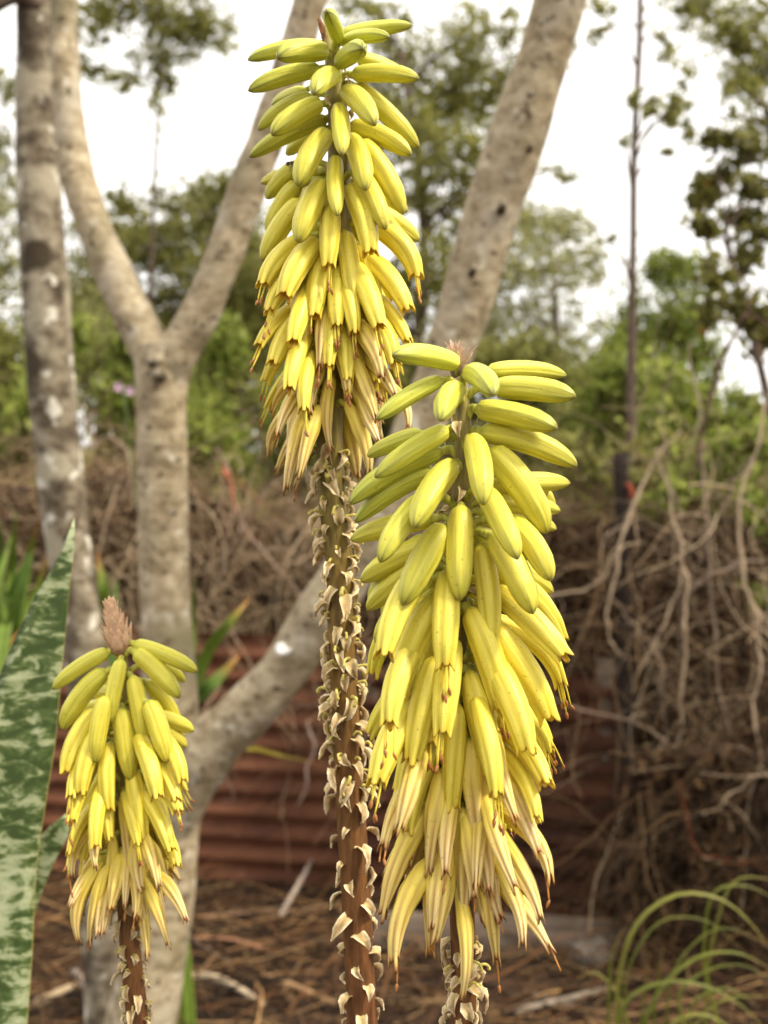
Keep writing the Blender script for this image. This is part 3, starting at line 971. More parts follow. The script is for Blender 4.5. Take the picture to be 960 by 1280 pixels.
def snake_mat():
    m, n, l, b = new_mat("snake_plant_skin", 0.4)
    at = n.new("ShaderNodeAttribute")
    at.attribute_name = "col"                    # r: along, g: across (0..1), b: random
    sp = n.new("ShaderNodeSeparateColor")
    l.new(at.outputs["Color"], sp.inputs["Color"])
    tc = n.new("ShaderNodeTexCoord")
    mp = n.new("ShaderNodeMapping")
    mp.inputs["Scale"].default_value = (75, 75, 150)
    l.new(tc.outputs["Object"], mp.inputs["Vector"])
    ns = n.new("ShaderNodeTexNoise")
    ns.inputs["Scale"].default_value = 1.0
    ns.inputs["Detail"].default_value = 5
    ns.inputs["Distortion"].default_value = 0.5
    ns.inputs["Roughness"].default_value = 0.62
    l.new(mp.outputs["Vector"], ns.inputs["Vector"])
    n2 = n.new("ShaderNodeTexNoise")
    n2.inputs["Scale"].default_value = 16
    n2.inputs["Detail"].default_value = 3
    l.new(tc.outputs["Object"], n2.inputs["Vector"])
    ad = n.new("ShaderNodeMath")
    ad.operation = 'ADD'
    l.new(ns.outputs["Fac"], ad.inputs[0])
    m5 = n.new("ShaderNodeMath")
    m5.operation = 'MULTIPLY'
    m5.inputs[1].default_value = 0.45
    l.new(n2.outputs["Fac"], m5.inputs[0])
    l.new(m5.outputs[0], ad.inputs[1])
    rp = n.new("ShaderNodeValToRGB")
    e = rp.color_ramp.elements
    e[0].position, e[0].color = 0.60, (0.045, 0.072, 0.022, 1)
    e[1].position, e[1].color = 0.88, (0.40, 0.43, 0.27, 1)
    e2 = e.new(0.685)
    e2.color = (0.095, 0.135, 0.045, 1)
    e3 = e.new(0.735)
    e3.color = (0.27, 0.31, 0.165, 1)
    mr = n.new("ShaderNodeMapRange")
    mr.inputs["From Min"].default_value = 0
    mr.inputs["From Max"].default_value = 2
    mr.inputs["To Max"].default_value = 2
    l.new(ad.outputs[0], rp.inputs["Fac"])
    # thin yellow margin
    ed = n.new("ShaderNodeMapRange")
    ed.inputs["From Min"].default_value = 0.975
    ed.inputs["From Max"].default_value = 0.995
    l.new(sp.outputs["Green"], ed.inputs["Value"])
    mx = n.new("ShaderNodeMixRGB")
    mx.inputs[2].default_value = (0.42, 0.38, 0.10, 1)
    l.new(ed.outputs["Result"], mx.inputs[0])
    l.new(rp.outputs["Color"], mx.inputs[1])
    l.new(mx.outputs["Color"], b.inputs["Base Color"])
    return m


M_SNAKE = snake_mat()


def snake_plant():
    d = 0.62
    base = P(-20, 1300, d)
    base = np.array([base[0], base[1], 0.0])
    root = empty("snake_plant", base, "mottled grey-green snake plant with tall sword leaves left of the small spike", "plant")
    specs = [
        # pixel path from bottom to tip, depth, widths in px
        ([(-18, 1300), (-12, 1200), (-6, 1080), (14, 960), (38, 850), (68, 740), (85, 690), (93, 648)], d, [98, 100, 102, 100, 94, 64, 30, 14, 1], 0.16),
        ([(2, 1400), (0, 1300), (0, 1200), (2, 1130), (6, 1080), (12, 1040)], d + 0.05, [64, 66, 62, 50, 30, 3], 0.12),
        ([(-20, 1300), (10, 1190), (34, 1110), (58, 1060), (80, 1030), (90, 1014)], d + 0.03, [40, 40, 38, 34, 24, 4], 0.2),
        ([(-60, 1300), (-70, 1150), (-66, 950), (-50, 800), (-40, 740)], d + 0.02, [80, 84, 80, 56, 4], 0.2),
        ([(-90, 1300), (-130, 1150), (-160, 1000), (-170, 930)], d + 0.05, [70, 76, 60, 4], 0.2),
    ]
    for pts, dd, wid, fold in specs:
        path = [P(x, y, dd) for x, y in pts]
        if path[0][2] > 0.1:
            path = [base + np.array([(path[0][0] - base[0]) * 0.4, (path[0][1] - base[1]) * 0.5, -0.01])] + path
            wid = [wid[0] * 0.6] + wid
        v, f, s, a = strap(path, np.array(wid) * dd / F, fold, 0.16, 60, face=(0.25, -1, 0.05))
        part("leaf", v, f, np.stack([s, np.abs(a), s * 0], 1), M_SNAKE, root, base, base)


snake_plant()


def leaf_cols(s, a, base, tip=None, r=None):
    c = np.tile(np.array(base), (len(s), 1)) * (0.85 + 0.25 * np.abs(a))[:, None]
    if tip is not None:
        k = np.clip((s - 0.93) / 0.06, 0, 1)[:, None]
        c = c * (1 - k) + np.array(tip) * k
    return c


def strap_plant(label, d, basepx, leaves, seed, name="strap_leaf_plant"):
    r = np.random.default_rng(seed)
    b = P(*basepx, d)
    base = np.array([b[0], b[1], 0.0])
    root = empty(name, base, label, "plant")
    for pts, w, col, tip in leaves:
        path = [base + np.array([r.normal() * 0.015, r.normal() * 0.015, -0.01])] + [P(x, y, d + r.uniform(-0.05, 0.05)) for x, y in pts]
        v, f, s, a = strap(path, np.array([w * 0.8, w, w, w * 0.85, w * 0.5, 1]) * d / F, 0.35, 0.1, 34)
        part("leaf", v, f, leaf_cols(s, a, col, tip), M_STRAP, root, base, base)


LG = (0.16, 0.24, 0.03)
MG = (0.09, 0.16, 0.02)
OR = (0.36, 0.15, 0.03)
strap_plant("bushy clump of bright green sword leaves left of the lichen-spotted trunk", 2.15, (10, 900),
            [([(5, 800), (15, 720), (20, 638)], 18, LG, None), ([(20, 790), (36, 700), (48, 650)], 16, LG, OR), ([(-5, 790), (-2, 700), (4, 650)], 18, MG, None),
             ([(12, 800), (28, 730), (40, 690)], 17, MG, None), ([(25, 810), (42, 750), (62, 690)], 15, LG, OR), ([(-20, 800), (-25, 720), (-30, 660)], 18, LG, None),
             ([(0, 810), (8, 760), (30, 700)], 16, (0.12, 0.2, 0.03), None), ([(28, 830), (50, 790), (66, 770)], 14, OR, (0.3, 0.1, 0.02)), ([(-8, 810), (-4, 740), (14, 670)], 18, LG, None), ([(6, 840), (20, 800), (38, 775)], 14, OR, (0.28, 0.12, 0.02)), ([(-2, 850), (-12, 815), (8, 790)], 16, OR, None)], 1)
strap_plant("few upright green blades between the two pale trunks", 2.2, (140, 900),
            [([(136, 800), (128, 730), (122, 690)], 15, LG, OR), ([(140, 800), (143, 760), (146, 725)], 12, MG, None), ([(142, 810), (136, 750), (133, 715)], 13, LG, None)], 2)
strap_plant("green blades with orange tips poking out right of the forked trunk", 2.1, (228, 960),
            [([(236, 880), (262, 812), (290, 775), (312, 748)], 17, LG, OR), ([(240, 880), (262, 858), (284, 836), (300, 818)], 18, MG, OR), ([(236, 860), (240, 780), (243, 722)], 14, LG, None), ([(244, 960), (300, 936), (350, 944), (402, 956)], 7, (0.3, 0.24, 0.04), OR)], 3)


def grass_tussock():
    d = 1.35
    b = P(770, 1300, d)
    base = np.array([b[0], b[1], 0.0])
    root = empty("grass_tussock", base, "tussock of long arching green grass blades in front of the brushy mat", "grass")
    blades = [([(770, 1290), (776, 1210), (800, 1150), (850, 1118), (900, 1124), (940, 1156), (968, 1196)], 9),
              ([(800, 1300), (812, 1262), (842, 1218), (880, 1194), (920, 1191), (970, 1215)], 9),
              ([(770, 1300), (784, 1250), (830, 1228), (885, 1234), (930, 1260), (965, 1296)], 7),
              ([(820, 1320), (846, 1276), (875, 1268), (905, 1280), (930, 1310)], 8),
              ([(860, 1300), (850, 1240), (880, 1215), (925, 1206), (975, 1232)], 6),
              ([(900, 1300), (880, 1180), (900, 1110), (935, 1108), (975, 1128)], 6),
              ([(880, 1300), (890, 1180), (925, 1098), (980, 1102)], 6),
              ([(760, 1300), (762, 1230), (766, 1190), (780, 1160)], 6),
              ([(815, 1300), (822, 1230), (830, 1180)], 5),
              ([(900, 1320), (940, 1290), (990, 1290)], 7),
              ([(780, 1300), (790, 1200), (830, 1150), (880, 1150), (930, 1190)], 4), ([(830, 1300), (850, 1200), (900, 1160), (960, 1180)], 4),
              ([(790, 1300), (770, 1240), (740, 1215), (715, 1230)], 4), ([(860, 1310), (870, 1250), (905, 1235), (950, 1260)], 5),
              ([(800, 1300), (805, 1240), (812, 1190)], 4), ([(850, 1310), (905, 1250), (970, 1245)], 5)]
    for k, (pts, w) in enumerate(blades):
        dd = d + rng.uniform(-0.12, 0.12)
        path = [base + np.array([(pts[0][0] - 770) * 0.0004, rng.normal() * 0.01, -0.01])] + [P(x, y, dd) for x, y in pts]
        v, f, s, a = strap(path, np.array([w * 0.6, w, w, w, w * 0.8, w * 0.45, 0.5]) * 0.68 * dd / F, 0.45, 0.08, 44, face=(0, -0.6, 0.8))
        part("blade", v, f, leaf_cols(s, a, (0.13, 0.145, 0.018) if k % 3 else (0.18, 0.175, 0.03), (0.26, 0.17, 0.05)), M_STRAP, root, base, base)


grass_tussock()


# ------------------------------------------------------------------ aloe flower spikes
Y0 = np.array((0.77, 0.655, 0.075))
YG = np.array((0.58, 0.615, 0.085))
OLV = np.array((0.15, 0.19, 0.035))
DKT = np.array((0.10, 0.075, 0.035))
CREAM = np.array((0.80, 0.62, 0.40))
RUST_T = np.array((0.42, 0.15, 0.03))
ORNG = np.array((0.78, 0.46, 0.03))
NS, NR = 24, 22
TH = np.linspace(0, 2 * np.pi, NS, endpoint=False)
SS = 1 - (1 - np.linspace(0, 1, NR)) ** 1.25


def lerp(a, b, t):
    t = np.clip(t, 0, 1)[..., None]
    return a * (1 - t) + b * t


def flower_geo(b, t, w, age, green, out, r, bend=1.0):
    """age 0 closed bud, 1 open flower, 2 withered -> verts, faces, cols, mouth frame"""
    b, t = np.asarray(b, float), np.asarray(t, float)
    ax = t - b
    L = np.linalg.norm(ax)
    d = ax / L
    up = np.array([0, 0, 1.0]) - d * d[2]
    ctrl = (b + t) / 2 + bend * L * (0.09 * up + 0.05 * np.asarray(out)) + r.normal(size=3) * L * (0.015, 0.025, 0.06)[age]
    extra = age >= 1
    s = SS.copy()
    c = ((1 - s) ** 2)[:, None] * b + (2 * s * (1 - s))[:, None] * ctrl + (s ** 2)[:, None] * t
    T, N, B = frames(c)
    if age == 0:
        prof = np.interp(s, [0, 0.02, 0.07, 0.2, 0.45, 0.7, 0.85, 0.94, 0.98, 1.0], [0.30, 0.58, 0.82, 0.96, 1.0, 0.93, 0.72, 0.44, 0.22, 0.04])
        crease = 0.05 + 0.07 * s
        tw = r.uniform(-0.2, 0.2)
    elif age == 1:
        prof = np.interp(s, [0, 0.03, 0.1, 0.3, 0.55, 0.8, 0.92, 1.0], [0.30, 0.62, 0.84, 0.99, 1.0, 0.88, 0.72, 0.62])
        crease = 0.04 + 0.13 * np.clip((s - 0.3) / 0.6, 0, 1)
        tw = r.uniform(-0.25, 0.25)
    else:
        prof = np.interp(s, [0, 0.04, 0.12, 0.35, 0.6, 0.8, 0.92, 1.0], [0.30, 0.58, 0.8, 0.95, 0.84, 0.62, 0.44, 0.46])
        prof = prof * (1 + 0.05 * np.sin(s * r.uniform(8, 14) + r.uniform(0, 6)))
        crease = 0.09 + 0.24 * np.clip((s - 0.15) / 0.7, 0, 1)
        tw = r.uniform(-0.9, 0.9)
    ph0 = r.uniform(0, 6.28)
    th = TH[None] + ph0 + tw * s[:, None]
    edge = (1 - np.abs(np.cos(3 * (TH[None])))) ** 1.6 * np.ones((NR, 1))
    inner = (np.cos(3 * TH[None]) < 0) * np.ones((NR, 1))
    rr = (w / 2) * prof[:, None] * (1 - crease[:, None] * edge - 0.05 * inner * np.clip(s * 1.6, 0, 1)[:, None])
    if age == 0:
        rr *= 1 + 0.03 * np.cos(TH[None] + r.uniform(0, 6)) * np.ones((NR, 1))
    if age == 2:
        rr *= 1 + 0.07 * np.sin(2 * th + s[:, None] * 5)
    # petal tips of open flowers: the rim runs out to six points
    ext = np.zeros((NR, NS))
    if extra:
        k = np.clip((s - 0.82) / 0.18, 0, 1)[:, None]
        lob = np.abs(np.cos(3 * TH[None])) ** 0.7
        outer = 0.5 + 0.5 * np.cos(3 * TH[None])
        ext = k * (0.055 * lob + 0.05 * outer - 0.06) * L * (1.0 if age == 1 else 1.3) + k * r.normal(size=(1, NS)) * L * (0.004 if age == 1 else 0.02)
        rr = rr * (1 + k ** 3 * (0.26 * outer * r.uniform(0.3, 1.2) - 0.22 * edge) * (1.0 if age == 1 else 0.8))
    v = c[:, None] + rr[..., None] * (np.cos(th)[..., None] * N[:, None] + np.sin(th)[..., None] * B[:, None]) + ext[..., None] * T[:, None]
    rib = edge
    mid = np.abs(np.cos(3 * TH[None])) ** 6 * np.ones((NR, 1))
    S = s[:, None] * np.ones((1, NS))
    g = green
    jit = r.uniform(0.93, 1.06)
    if age == 0:
        base = lerp(Y0 * jit, YG * jit, np.full(S.shape, g))
        col = lerp(base, YG * 0.9, 0.55 * np.clip(1 - S / 0.14, 0, 1))
        col = lerp(col, OLV, (0.45 + 0.55 * g) * np.clip((S - 0.58) / 0.36, 0, 1) * (0.30 + 0.70 * mid))
        col = lerp(col, OLV * 0.9, 0.4 * g * mid * np.clip(S / 0.3, 0, 1))
        col = lerp(col, DKT, 0.85 * np.clip((S - 0.93) / 0.06, 0, 1))
        col = lerp(col, base * np.array([0.72, 0.70, 0.5]), 0.6 * rib)
    elif age == 1:
        base = lerp(Y0 * jit, YG * jit, np.full(S.shape, g * 0.8))
        col = lerp(base, np.array((0.86, 0.74, 0.16)), 0.5 * mid * np.clip(S * 1.4, 0, 1))
        col = lerp(col, base * np.array([0.72, 0.64, 0.4]), 0.75 * rib)
        col = lerp(col, ORNG, 0.5 * np.clip((S - 0.90) / 0.10, 0, 1))
        col = lerp(col, RUST_T, 0.5 * np.clip((S - 0.97) / 0.03, 0, 1) * mid)
    else:
        wv = r.uniform(0.45, 0.95)
        base = Y0 * np.array([0.97, 0.9, 1.2]) * jit * np.ones(S.shape + (3,))
        col = lerp(base, CREAM * r.uniform(0.85, 1.1), wv * np.clip((S - 0.32) / 0.5, 0, 1) * (0.45 + 0.55 * mid))
        col = lerp(col, np.array((0.42, 0.20, 0.07)), 0.8 * rib * np.clip((S - 0.1) / 0.5, 0, 1))
        col = lerp(col, RUST_T * r.uniform(0.6, 1.2), np.clip((S - 0.905) / 0.08, 0, 1))
        col = lerp(col, RUST_T * 0.4, np.clip((S - 0.96) / 0.04, 0, 1))
    vv, cc = v.reshape(-1, 3), col.reshape(-1, 3)
    f = grid_faces(NR, NS)
    f.append(list(range(NS))[::-1])
    last = (NR - 1) * NS
    if age == 0:
        f.append([last + k for k in range(NS)])
    else:
        # inner wall going back into the mouth
        lastv = v[-1]
        ctr = c[-1]
        rin = [(0.86, 0.02), (0.72, 0.12), (0.40, 0.22)]
        add, off = [], len(vv)
        for q, (kk, back) in enumerate(rin):
            ringv = ctr + (lastv - ctr) * kk - T[-1] * back * L
            add.append(ringv)
        vv = np.vstack([vv] + add)
        ic = np.array((0.70, 0.42, 0.03)) if age == 1 else RUST_T * 0.5
        cc = np.vstack([cc, np.tile(ic, (NS * len(rin), 1))])
        prev = last
        for q in range(len(rin)):
            for j in range(NS):
                j2 = (j + 1) % NS
                f.append([prev + j, prev + j2, off + j2, off + j])
            prev, off = off, off + NS
        f.append([prev + k for k in range(NS)])
    q = r.uniform(0, 50)
    fl = np.stack([np.cos(TH)[None] * np.ones((NR, 1)) + q, np.sin(TH)[None] * np.ones((NR, 1)), S * 0.55], -1).reshape(-1, 3)
    fl = np.vstack([fl, np.zeros((len(vv) - len(fl), 3))])
    return vv, f, cc, (c[-1], T[-1], L), fl


def stamens_geo(mouth, r, n, reach, withered=False):
    p, T, L = mouth
    parts = []
    for k in range(n):
        s = nrm(r.normal(size=3))
        s = s - T * np.dot(s, T)
        ln = L * reach * r.uniform(0.5, 1.15)
        a = p - T * L * 0.15 + s * L * 0.02
        e = p + T * ln + s * ln * r.uniform(0.08, 0.32) + np.array([0, 0, -0.25 * ln])
        m = (a + e) / 2 + s * ln * 0.06
        c = spline([a, m, e], 8)
        col = (0.74, 0.58, 0.06) if not withered else (0.42, 0.17, 0.04)
        v, f = tube(c, np.linspace(0.00035, 0.00025, 8) * 1.0, 5)
        parts.append((v, f, col))
        if not withered or r.uniform() < 0.5:
            dr = nrm(T + s * r.uniform(-0.3, 0.8) + np.array([0, 0, -0.3]))
            q = spline([e - dr * 0.0004, e + dr * 0.0009, e + dr * 0.0024], 6)
            v, f = tube(q, np.array([0.3, 0.8, 1.0, 0.9, 0.7, 0.25]) * 0.00055, 6)
            parts.append((v, f, (0.30, 0.12, 0.03)))
    return join(parts)


# small shared meshes: papery bract and curled flower-stalk stub (x outward, z up, millimetres)
def bract_mesh(seed):
    r = np.random.default_rng(seed)
    mm = 0.001
    curl = r.uniform(-1.8, 1.4)
    tw = r.uniform(-0.9, 0.9)
    h = r.uniform(0.8, 1.25)
    rows = [(0.0, 1.7, 0.9, 0.3), (1.5, 1.9, 0.5, 0.7), (2.6, 1.75, -0.8, 1.0), (2.9 + curl * 0.3, 1.35, -2.4 * h, 1.0), (2.7 + curl * 0.7, 0.8, -3.9 * h, 0.7), (2.6 + curl * 1.4, 0.12, -5.4 * h, 0.1)]
    V, cols = [], []
    for i, (x, hw, z, dip) in enumerate(rows):
        for j, a in enumerate((-1, -0.5, 0, 0.5, 1)):
            V.append(((x + dip * abs(a) * 1.3 + r.normal() * 0.22) * mm, (a * hw + tw * i * 0.25 + r.normal() * 0.15) * mm, (z + dip * (abs(a) - 0.5) * 0.8 + r.normal() * 0.22) * mm))
            k = i / 5
            q = np.array((0.56, 0.42, 0.17)) * (1 - k) + np.array((0.84, 0.68, 0.42)) * k
            if abs(a) > 0.9:
                q = np.array((0.90, 0.78, 0.54))
            if a == 0 and i > 1:
                q = q * np.array((0.75, 0.62, 0.5))
            cols.append(q * r.uniform(0.8, 1.15))
    V2 = [(x - 0.00025, y, z - 0.0002) for x, y, z in V]
    f = []
    for i in range(5):
        for j in range(4):
            a = i * 5 + j
            f.append([a, a + 1, a + 6, a + 5])
            f.append([a + 30, a + 35, a + 36, a + 31])
    return mesh(np.array(V + V2), f, np.array(cols + cols))


def stub_mesh(seed):
    r = np.random.default_rng(seed)
    c = spline(np.array([(-0.5, 0, 0), (2.2, 0, 1.5), (4.4, 0, 2.1), (5.9, 0, 1.0), (6.2 + r.uniform(-.4, .4), 0, -0.6)]) * 0.001, 14)
    rad = np.interp(np.linspace(0, 1, 14), [0, 0.2, 0.75, 0.93, 1], [1.0, 0.7, 0.75, 0.9, 0.45]) * 0.001
    v, f = tube(c, rad, 8)
    s = np.repeat(np.linspace(0, 1, 14), 8)[:, None]
    col = np.array((0.36, 0.31, 0.08)) * (1 - s) + np.array((0.55, 0.45, 0.11)) * s
    return mesh(v, f, col)


BR = [bract_mesh(i) for i in range(14)]
for m_ in BR:
    m_.materials.append(M_BRACT)
SB = [stub_mesh(i) for i in range(3)]
for m_ in SB:
    m_.materials.append(M_STEM)


class Spike:
    def __init__(self, label, D, axis, stem_w, L0, seed, rot0=0.0):
        self.D, self.L0 = D, L0
        self.r = np.random.default_rng(seed)
        self.axis = np.array(axis, float)            # pixel points top to bottom
        k = D / F
        pts = [P(x, y, D) for x, y in axis]
        low = pts[-1]
        self.base = np.array([low[0] + (low[0] - pts[-2][0]) * 1.5, low[1], 0.0])
        self.root = empty("aloe_plant", self.base, label, "aloe", "flowering aloes")
        full = spline_c(pts + [np.array([(low[0] + self.base[0]) / 2 + 0.004, low[1], low[2] / 2]), self.base - np.array([0, 0, 0.01])], 220)
        rad = np.interp(full[0][2] - full[:, 2], [0, 0.008, 0.05, 0.16, 1.2], [0.25, 0.55, 0.85, 1.0, 1.5]) * stem_w * k / 2
        v, f = tube(full, rad, 18, 0.012)
        z = v[:, 2]
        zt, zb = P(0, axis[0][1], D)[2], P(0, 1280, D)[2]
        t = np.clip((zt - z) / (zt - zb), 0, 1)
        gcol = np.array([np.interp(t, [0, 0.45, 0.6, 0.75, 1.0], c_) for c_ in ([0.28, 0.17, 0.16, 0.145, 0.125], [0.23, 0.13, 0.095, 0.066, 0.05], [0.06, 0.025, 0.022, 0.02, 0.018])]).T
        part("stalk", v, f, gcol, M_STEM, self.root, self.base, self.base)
        self.stem_r = stem_w * k / 2

    def ax(self, y):
        return np.interp(y, self.axis[:, 1], self.axis[:, 0])

    def axp(self, y):
        return P(self.ax(y), y, self.D)

    def add_flower(self, b, t, w, age, green, az, stam=None, bend=1.0):
        r = self.r
        out = np.array([math.sin(az), -math.cos(az), 0.0])
        v, f, c, mouth, fl_ = flower_geo(b, t, w, age, green, out, r, bend)
        fl = part("flower", v, f, c, M_FLOWER, self.root, b, self.base, fl=fl_)
        # little stalk from the rachis to the flower, with its papery bract
        dirn = nrm(t - b)
        yb = b - out * 0.0
        a0 = np.array([self._axis_x(b[2] - 0.003), self.D_y(b[2]), b[2] - 0.003])
        start = a0 + out * self.stem_r * 0.3
        ctrl = (start + b) / 2 + np.array([0, 0, 0.002])
        q = spline([start, ctrl, b + dirn * 0.0015], 8)
        v2, f2 = tube(q, np.linspace(0.0013, min(0.0017, w * 0.2), 8), 8)
        part("pedicel", v2, f2, np.tile(np.array((0.45, 0.44, 0.07)), (len(v2), 1)), M_STEM, fl, b, b)
        if stam is None:
            stam = {0: 0, 1: r.choice([0, 3, 5, 6], p=[0.3, 0.2, 0.25, 0.25]), 2: r.choice([0, 1, 2], p=[0.6, 0.3, 0.1])}[age]
        if stam:
            v3, f3, c3 = stamens_geo(mouth, r, int(stam), 0.22 if age == 1 else 0.16, age == 2)
            part("stamens", v3, f3, c3, M_FLOWER, fl, b, b)
        return fl

    def _axis_x(self, z):
        zs = np.array([P(x, y, self.D)[2] for x, y in self.axis])
        return float(np.interp(-z, -zs, [P(x, y, self.D)[0] for x, y in self.axis]))

    def D_y(self, z):
        zs = np.array([P(x, y, self.D)[2] for x, y in self.axis])
        return float(np.interp(-z, -zs, [P(x, y, self.D)[1] for x, y in self.axis]))

    def place(self, rows, ox, oy, sc):
        """rows: base x,y, tip x,y, width (zoomed px), age, green, [behind, stamens]"""
        k = self.D / F
        for row in rows:
            bx, by, tx, ty, w, age, green = row[:7]
            behind = len(row) > 7 and row[7] == 'b'
            stam = row[8] if len(row) > 8 else None
            bx, by, tx, ty, w = ox + bx / sc, oy + by / sc, ox + tx / sc, oy + ty / sc, w / sc
            dxt = (tx - self.ax(ty)) * k
            az = math.asin(max(-0.97, min(0.97, dxt / (self.L0 * 1.02))))
            dxb = (bx - self.ax(by)) * k
            rb = abs(dxb) / abs(math.sin(az)) if abs(math.sin(az)) > 0.35 else 0.008
            rb = min(max(rb, self.stem_r + 0.002), 0.016)
            sg = -1 if behind else 1
            db = self.D - sg * rb * math.cos(az)
            dpl = math.hypot(tx - bx, ty - by) * k
            fwd = math.sqrt(max(self.L0 ** 2 - dpl ** 2, (0.12 * self.L0) ** 2)) * (0.4 + 0.6 * math.cos(az))
            b = P(bx, by, db)
            t = P(tx, ty, db - sg * fwd)
            bend = 1.0
            if age >= 1:
                # hanging flowers: the hidden upper part runs up to the rachis under its neighbours
                t = P(tx, ty, db - sg * min(fwd, 0.42 * self.L0))
                u = nrm(t - b)
                if np.linalg.norm(t - b) < self.L0 * 0.97:
                    b = t - u * self.L0 * 0.97
                A = np.array([self._axis_x(b[2]), self.D_y(b[2]), b[2]])
                rad = np.linalg.norm((b - A)[:2])
                lim = 0.012 if not behind else 0.010
                if rad > lim:
                    b[:2] = A[:2] + (b - A)[:2] * lim / rad
                elif rad < self.stem_r + 0.002:
                    b[:2] = A[:2] + np.array([math.sin(az), -sg * math.cos(az)]) * (self.stem_r + 0.002)
                bend = 1.7
            if behind:
                az = math.pi - az
            self.add_flower(b, t, w * self.r.uniform(0.92, 1.07) * (db - sg * fwd * 0.5) / F, age, green, az, stam, bend * self.r.uniform(0.6, 1.5))

    def fill(self, y0, y1, n, w, ages, front=False, reach=1.0, green=0.1):
        """flowers round the back (or tucked behind the front ones), from the same whorls"""
        r = self.r
        for i in range(n):
            y = y0 + (y1 - y0) * (i + r.uniform(0, 1)) / n
            u = (y - y0) / (y1 - y0)
            if front:
                az = r.uniform(-math.pi, math.pi)
            else:
                az = math.pi + r.uniform(-1.25, 1.25)
            out = np.array([math.sin(az), -math.cos(az), 0])
            el = np.interp(u, [0, 0.25, 0.6, 1], [0.15, -0.75, -1.15, -1.28]) if not front else -1.2
            A = self.axp(y)
            b = A + out * (self.stem_r + 0.0025 + r.uniform(0, 0.002))
            L = self.L0 * reach * r.uniform(0.85, 1.02)
            t = b + L * (out * math.cos(el) + np.array([0, 0, math.sin(el)]))
            a = ages(u)
            self.add_flower(b, t, w * r.uniform(0.85, 1.05), a, green if a < 2 else 0, az)

    def bracts(self, y0, y1, n, scale=1.0, dens=1.0, a0=0.0, stubs=True):
        r = self.r
        for i in range(n):
            u = max(0.0, (i + r.uniform(-0.2, 0.2)) / n)
            y = y0 + (y1 - y0) * (u ** dens)
            az = a0 + i * 2.39996 + r.uniform(-0.25, 0.25)
            A = self.axp(y)
            out = np.array([math.sin(az), -math.cos(az), 0])
            p = A + out * self.stem_r * 0.93
            o = link("bract", BR[int(r.integers(0, 14))], None, self.root, p - self.base)
            o.rotation_euler = (r.uniform(-0.6, 0.6), r.uniform(-0.45, 0.6), az - math.pi / 2 + r.uniform(-0.4, 0.4))
            s = scale * r.uniform(0.65, 1.3)
            o.scale = (s, s, s * r.uniform(0.8, 1.2))
            if stubs and r.uniform() < 0.8:
                q = link("pedicel_stub", SB[int(r.integers(0, 3))], None, o, (0, 0, 0.0012))
                q.rotation_euler = (0, 0, r.uniform(-0.5, 0.5))
                q.scale = (r.uniform(0.4, 0.85),) + (r.uniform(0.6, 0.8),) * 2

    def cone(self, p0, p1, w, n, colA, colB, up=0.5):
        """terminal cone of unopened buds wrapped in pointed bracts; p0 tip, p1 foot (pixels)"""
        r = self.r
        k = self.D / F
        a, b = P(*p0, self.D), P(*p1, self.D)
        v, f = tube(spline([b - nrm(a - b) * 0.003, (a + b) / 2, a], 10), np.array([0.4, 0.75, 0.8, 0.75, 0.68, 0.6, 0.5, 0.4, 0.28, 0.1]) * w * k / 2, 10)
        part("bud_cone", v, f, np.tile(np.array(colA) * 0.7, (len(v), 1)), M_BRACT, self.root, b, self.base)
        T = nrm(a - b)
        for i in range(n):
            u = i / n
            az = i * 2.39996
            c = b + (a - b) * (0.02 + 0.9 * u)
            R = w * k / 2 * (0.8 - 0.55 * u)
            out = np.array([math.sin(az), -math.cos(az), 0])
            out = nrm(out - T * np.dot(out, T))
            sd = np.cross(T, out)
            ln = w * k * (0.62 - 0.26 * u) * r.uniform(0.85, 1.3)
            hw = w * k * 0.19 * (1 - 0.4 * u)
            spread = up * (1 - 0.6 * u) * r.uniform(0.7, 1.3)
            V = []
            for s_, wd in ((0, 0.7), (0.3, 1.0), (0.6, 0.75), (0.85, 0.35), (1.0, 0.03)):
                cen = c + out * (R * 0.85 + ln * spread * s_ ** 1.4) + T * ln * s_
                for q in (-1, 0, 1):
                    V.append(cen + sd * hw * wd * q + out * hw * 0.45 * (0 if q else 1) * (1 - s_))
            V = np.array(V)
            ff = []
            for ii in range(4):
                for jj in range(2):
                    q = ii * 3 + jj
                    ff.append([q, q + 1, q + 4, q + 3])
            cc = np.repeat(np.linspace(0, 1, 5), 3)[:, None]
            part("bud_bract", V, ff, np.array(colA) * (1 - cc) + np.array(colB) * cc, M_BRACT, self.root, c, self.base)

    def rosette(self, n, ln):
        r = self.r
        for i in range(n):
            az = i * 2.39996 + 0.4
            out = np.array([math.sin(az), -math.cos(az), 0])
            rise = r.uniform(0.35, 0.75) * ln
            p = [self.base + out * 0.01, self.base + out * ln * 0.35 + np.array([0, 0, rise * 0.55]), self.base + out * ln * 0.7 + np.array([0, 0, rise * 0.9]), self.base + out * ln * 0.95 + np.array([0, 0, rise * 1.05])]
            v, f, s, a = strap(p, np.array([0.05, 0.048, 0.036, 0.02, 0.001]), 0.4, 0.35, 20, face=nrm(np.array([0, 0, 1.0]) - out * 0.4))
            part("leaf", v, f, leaf_cols(s, a, (0.10, 0.15, 0.06), (0.16, 0.13, 0.06)), M_STRAP, self.root, self.base, self.base)


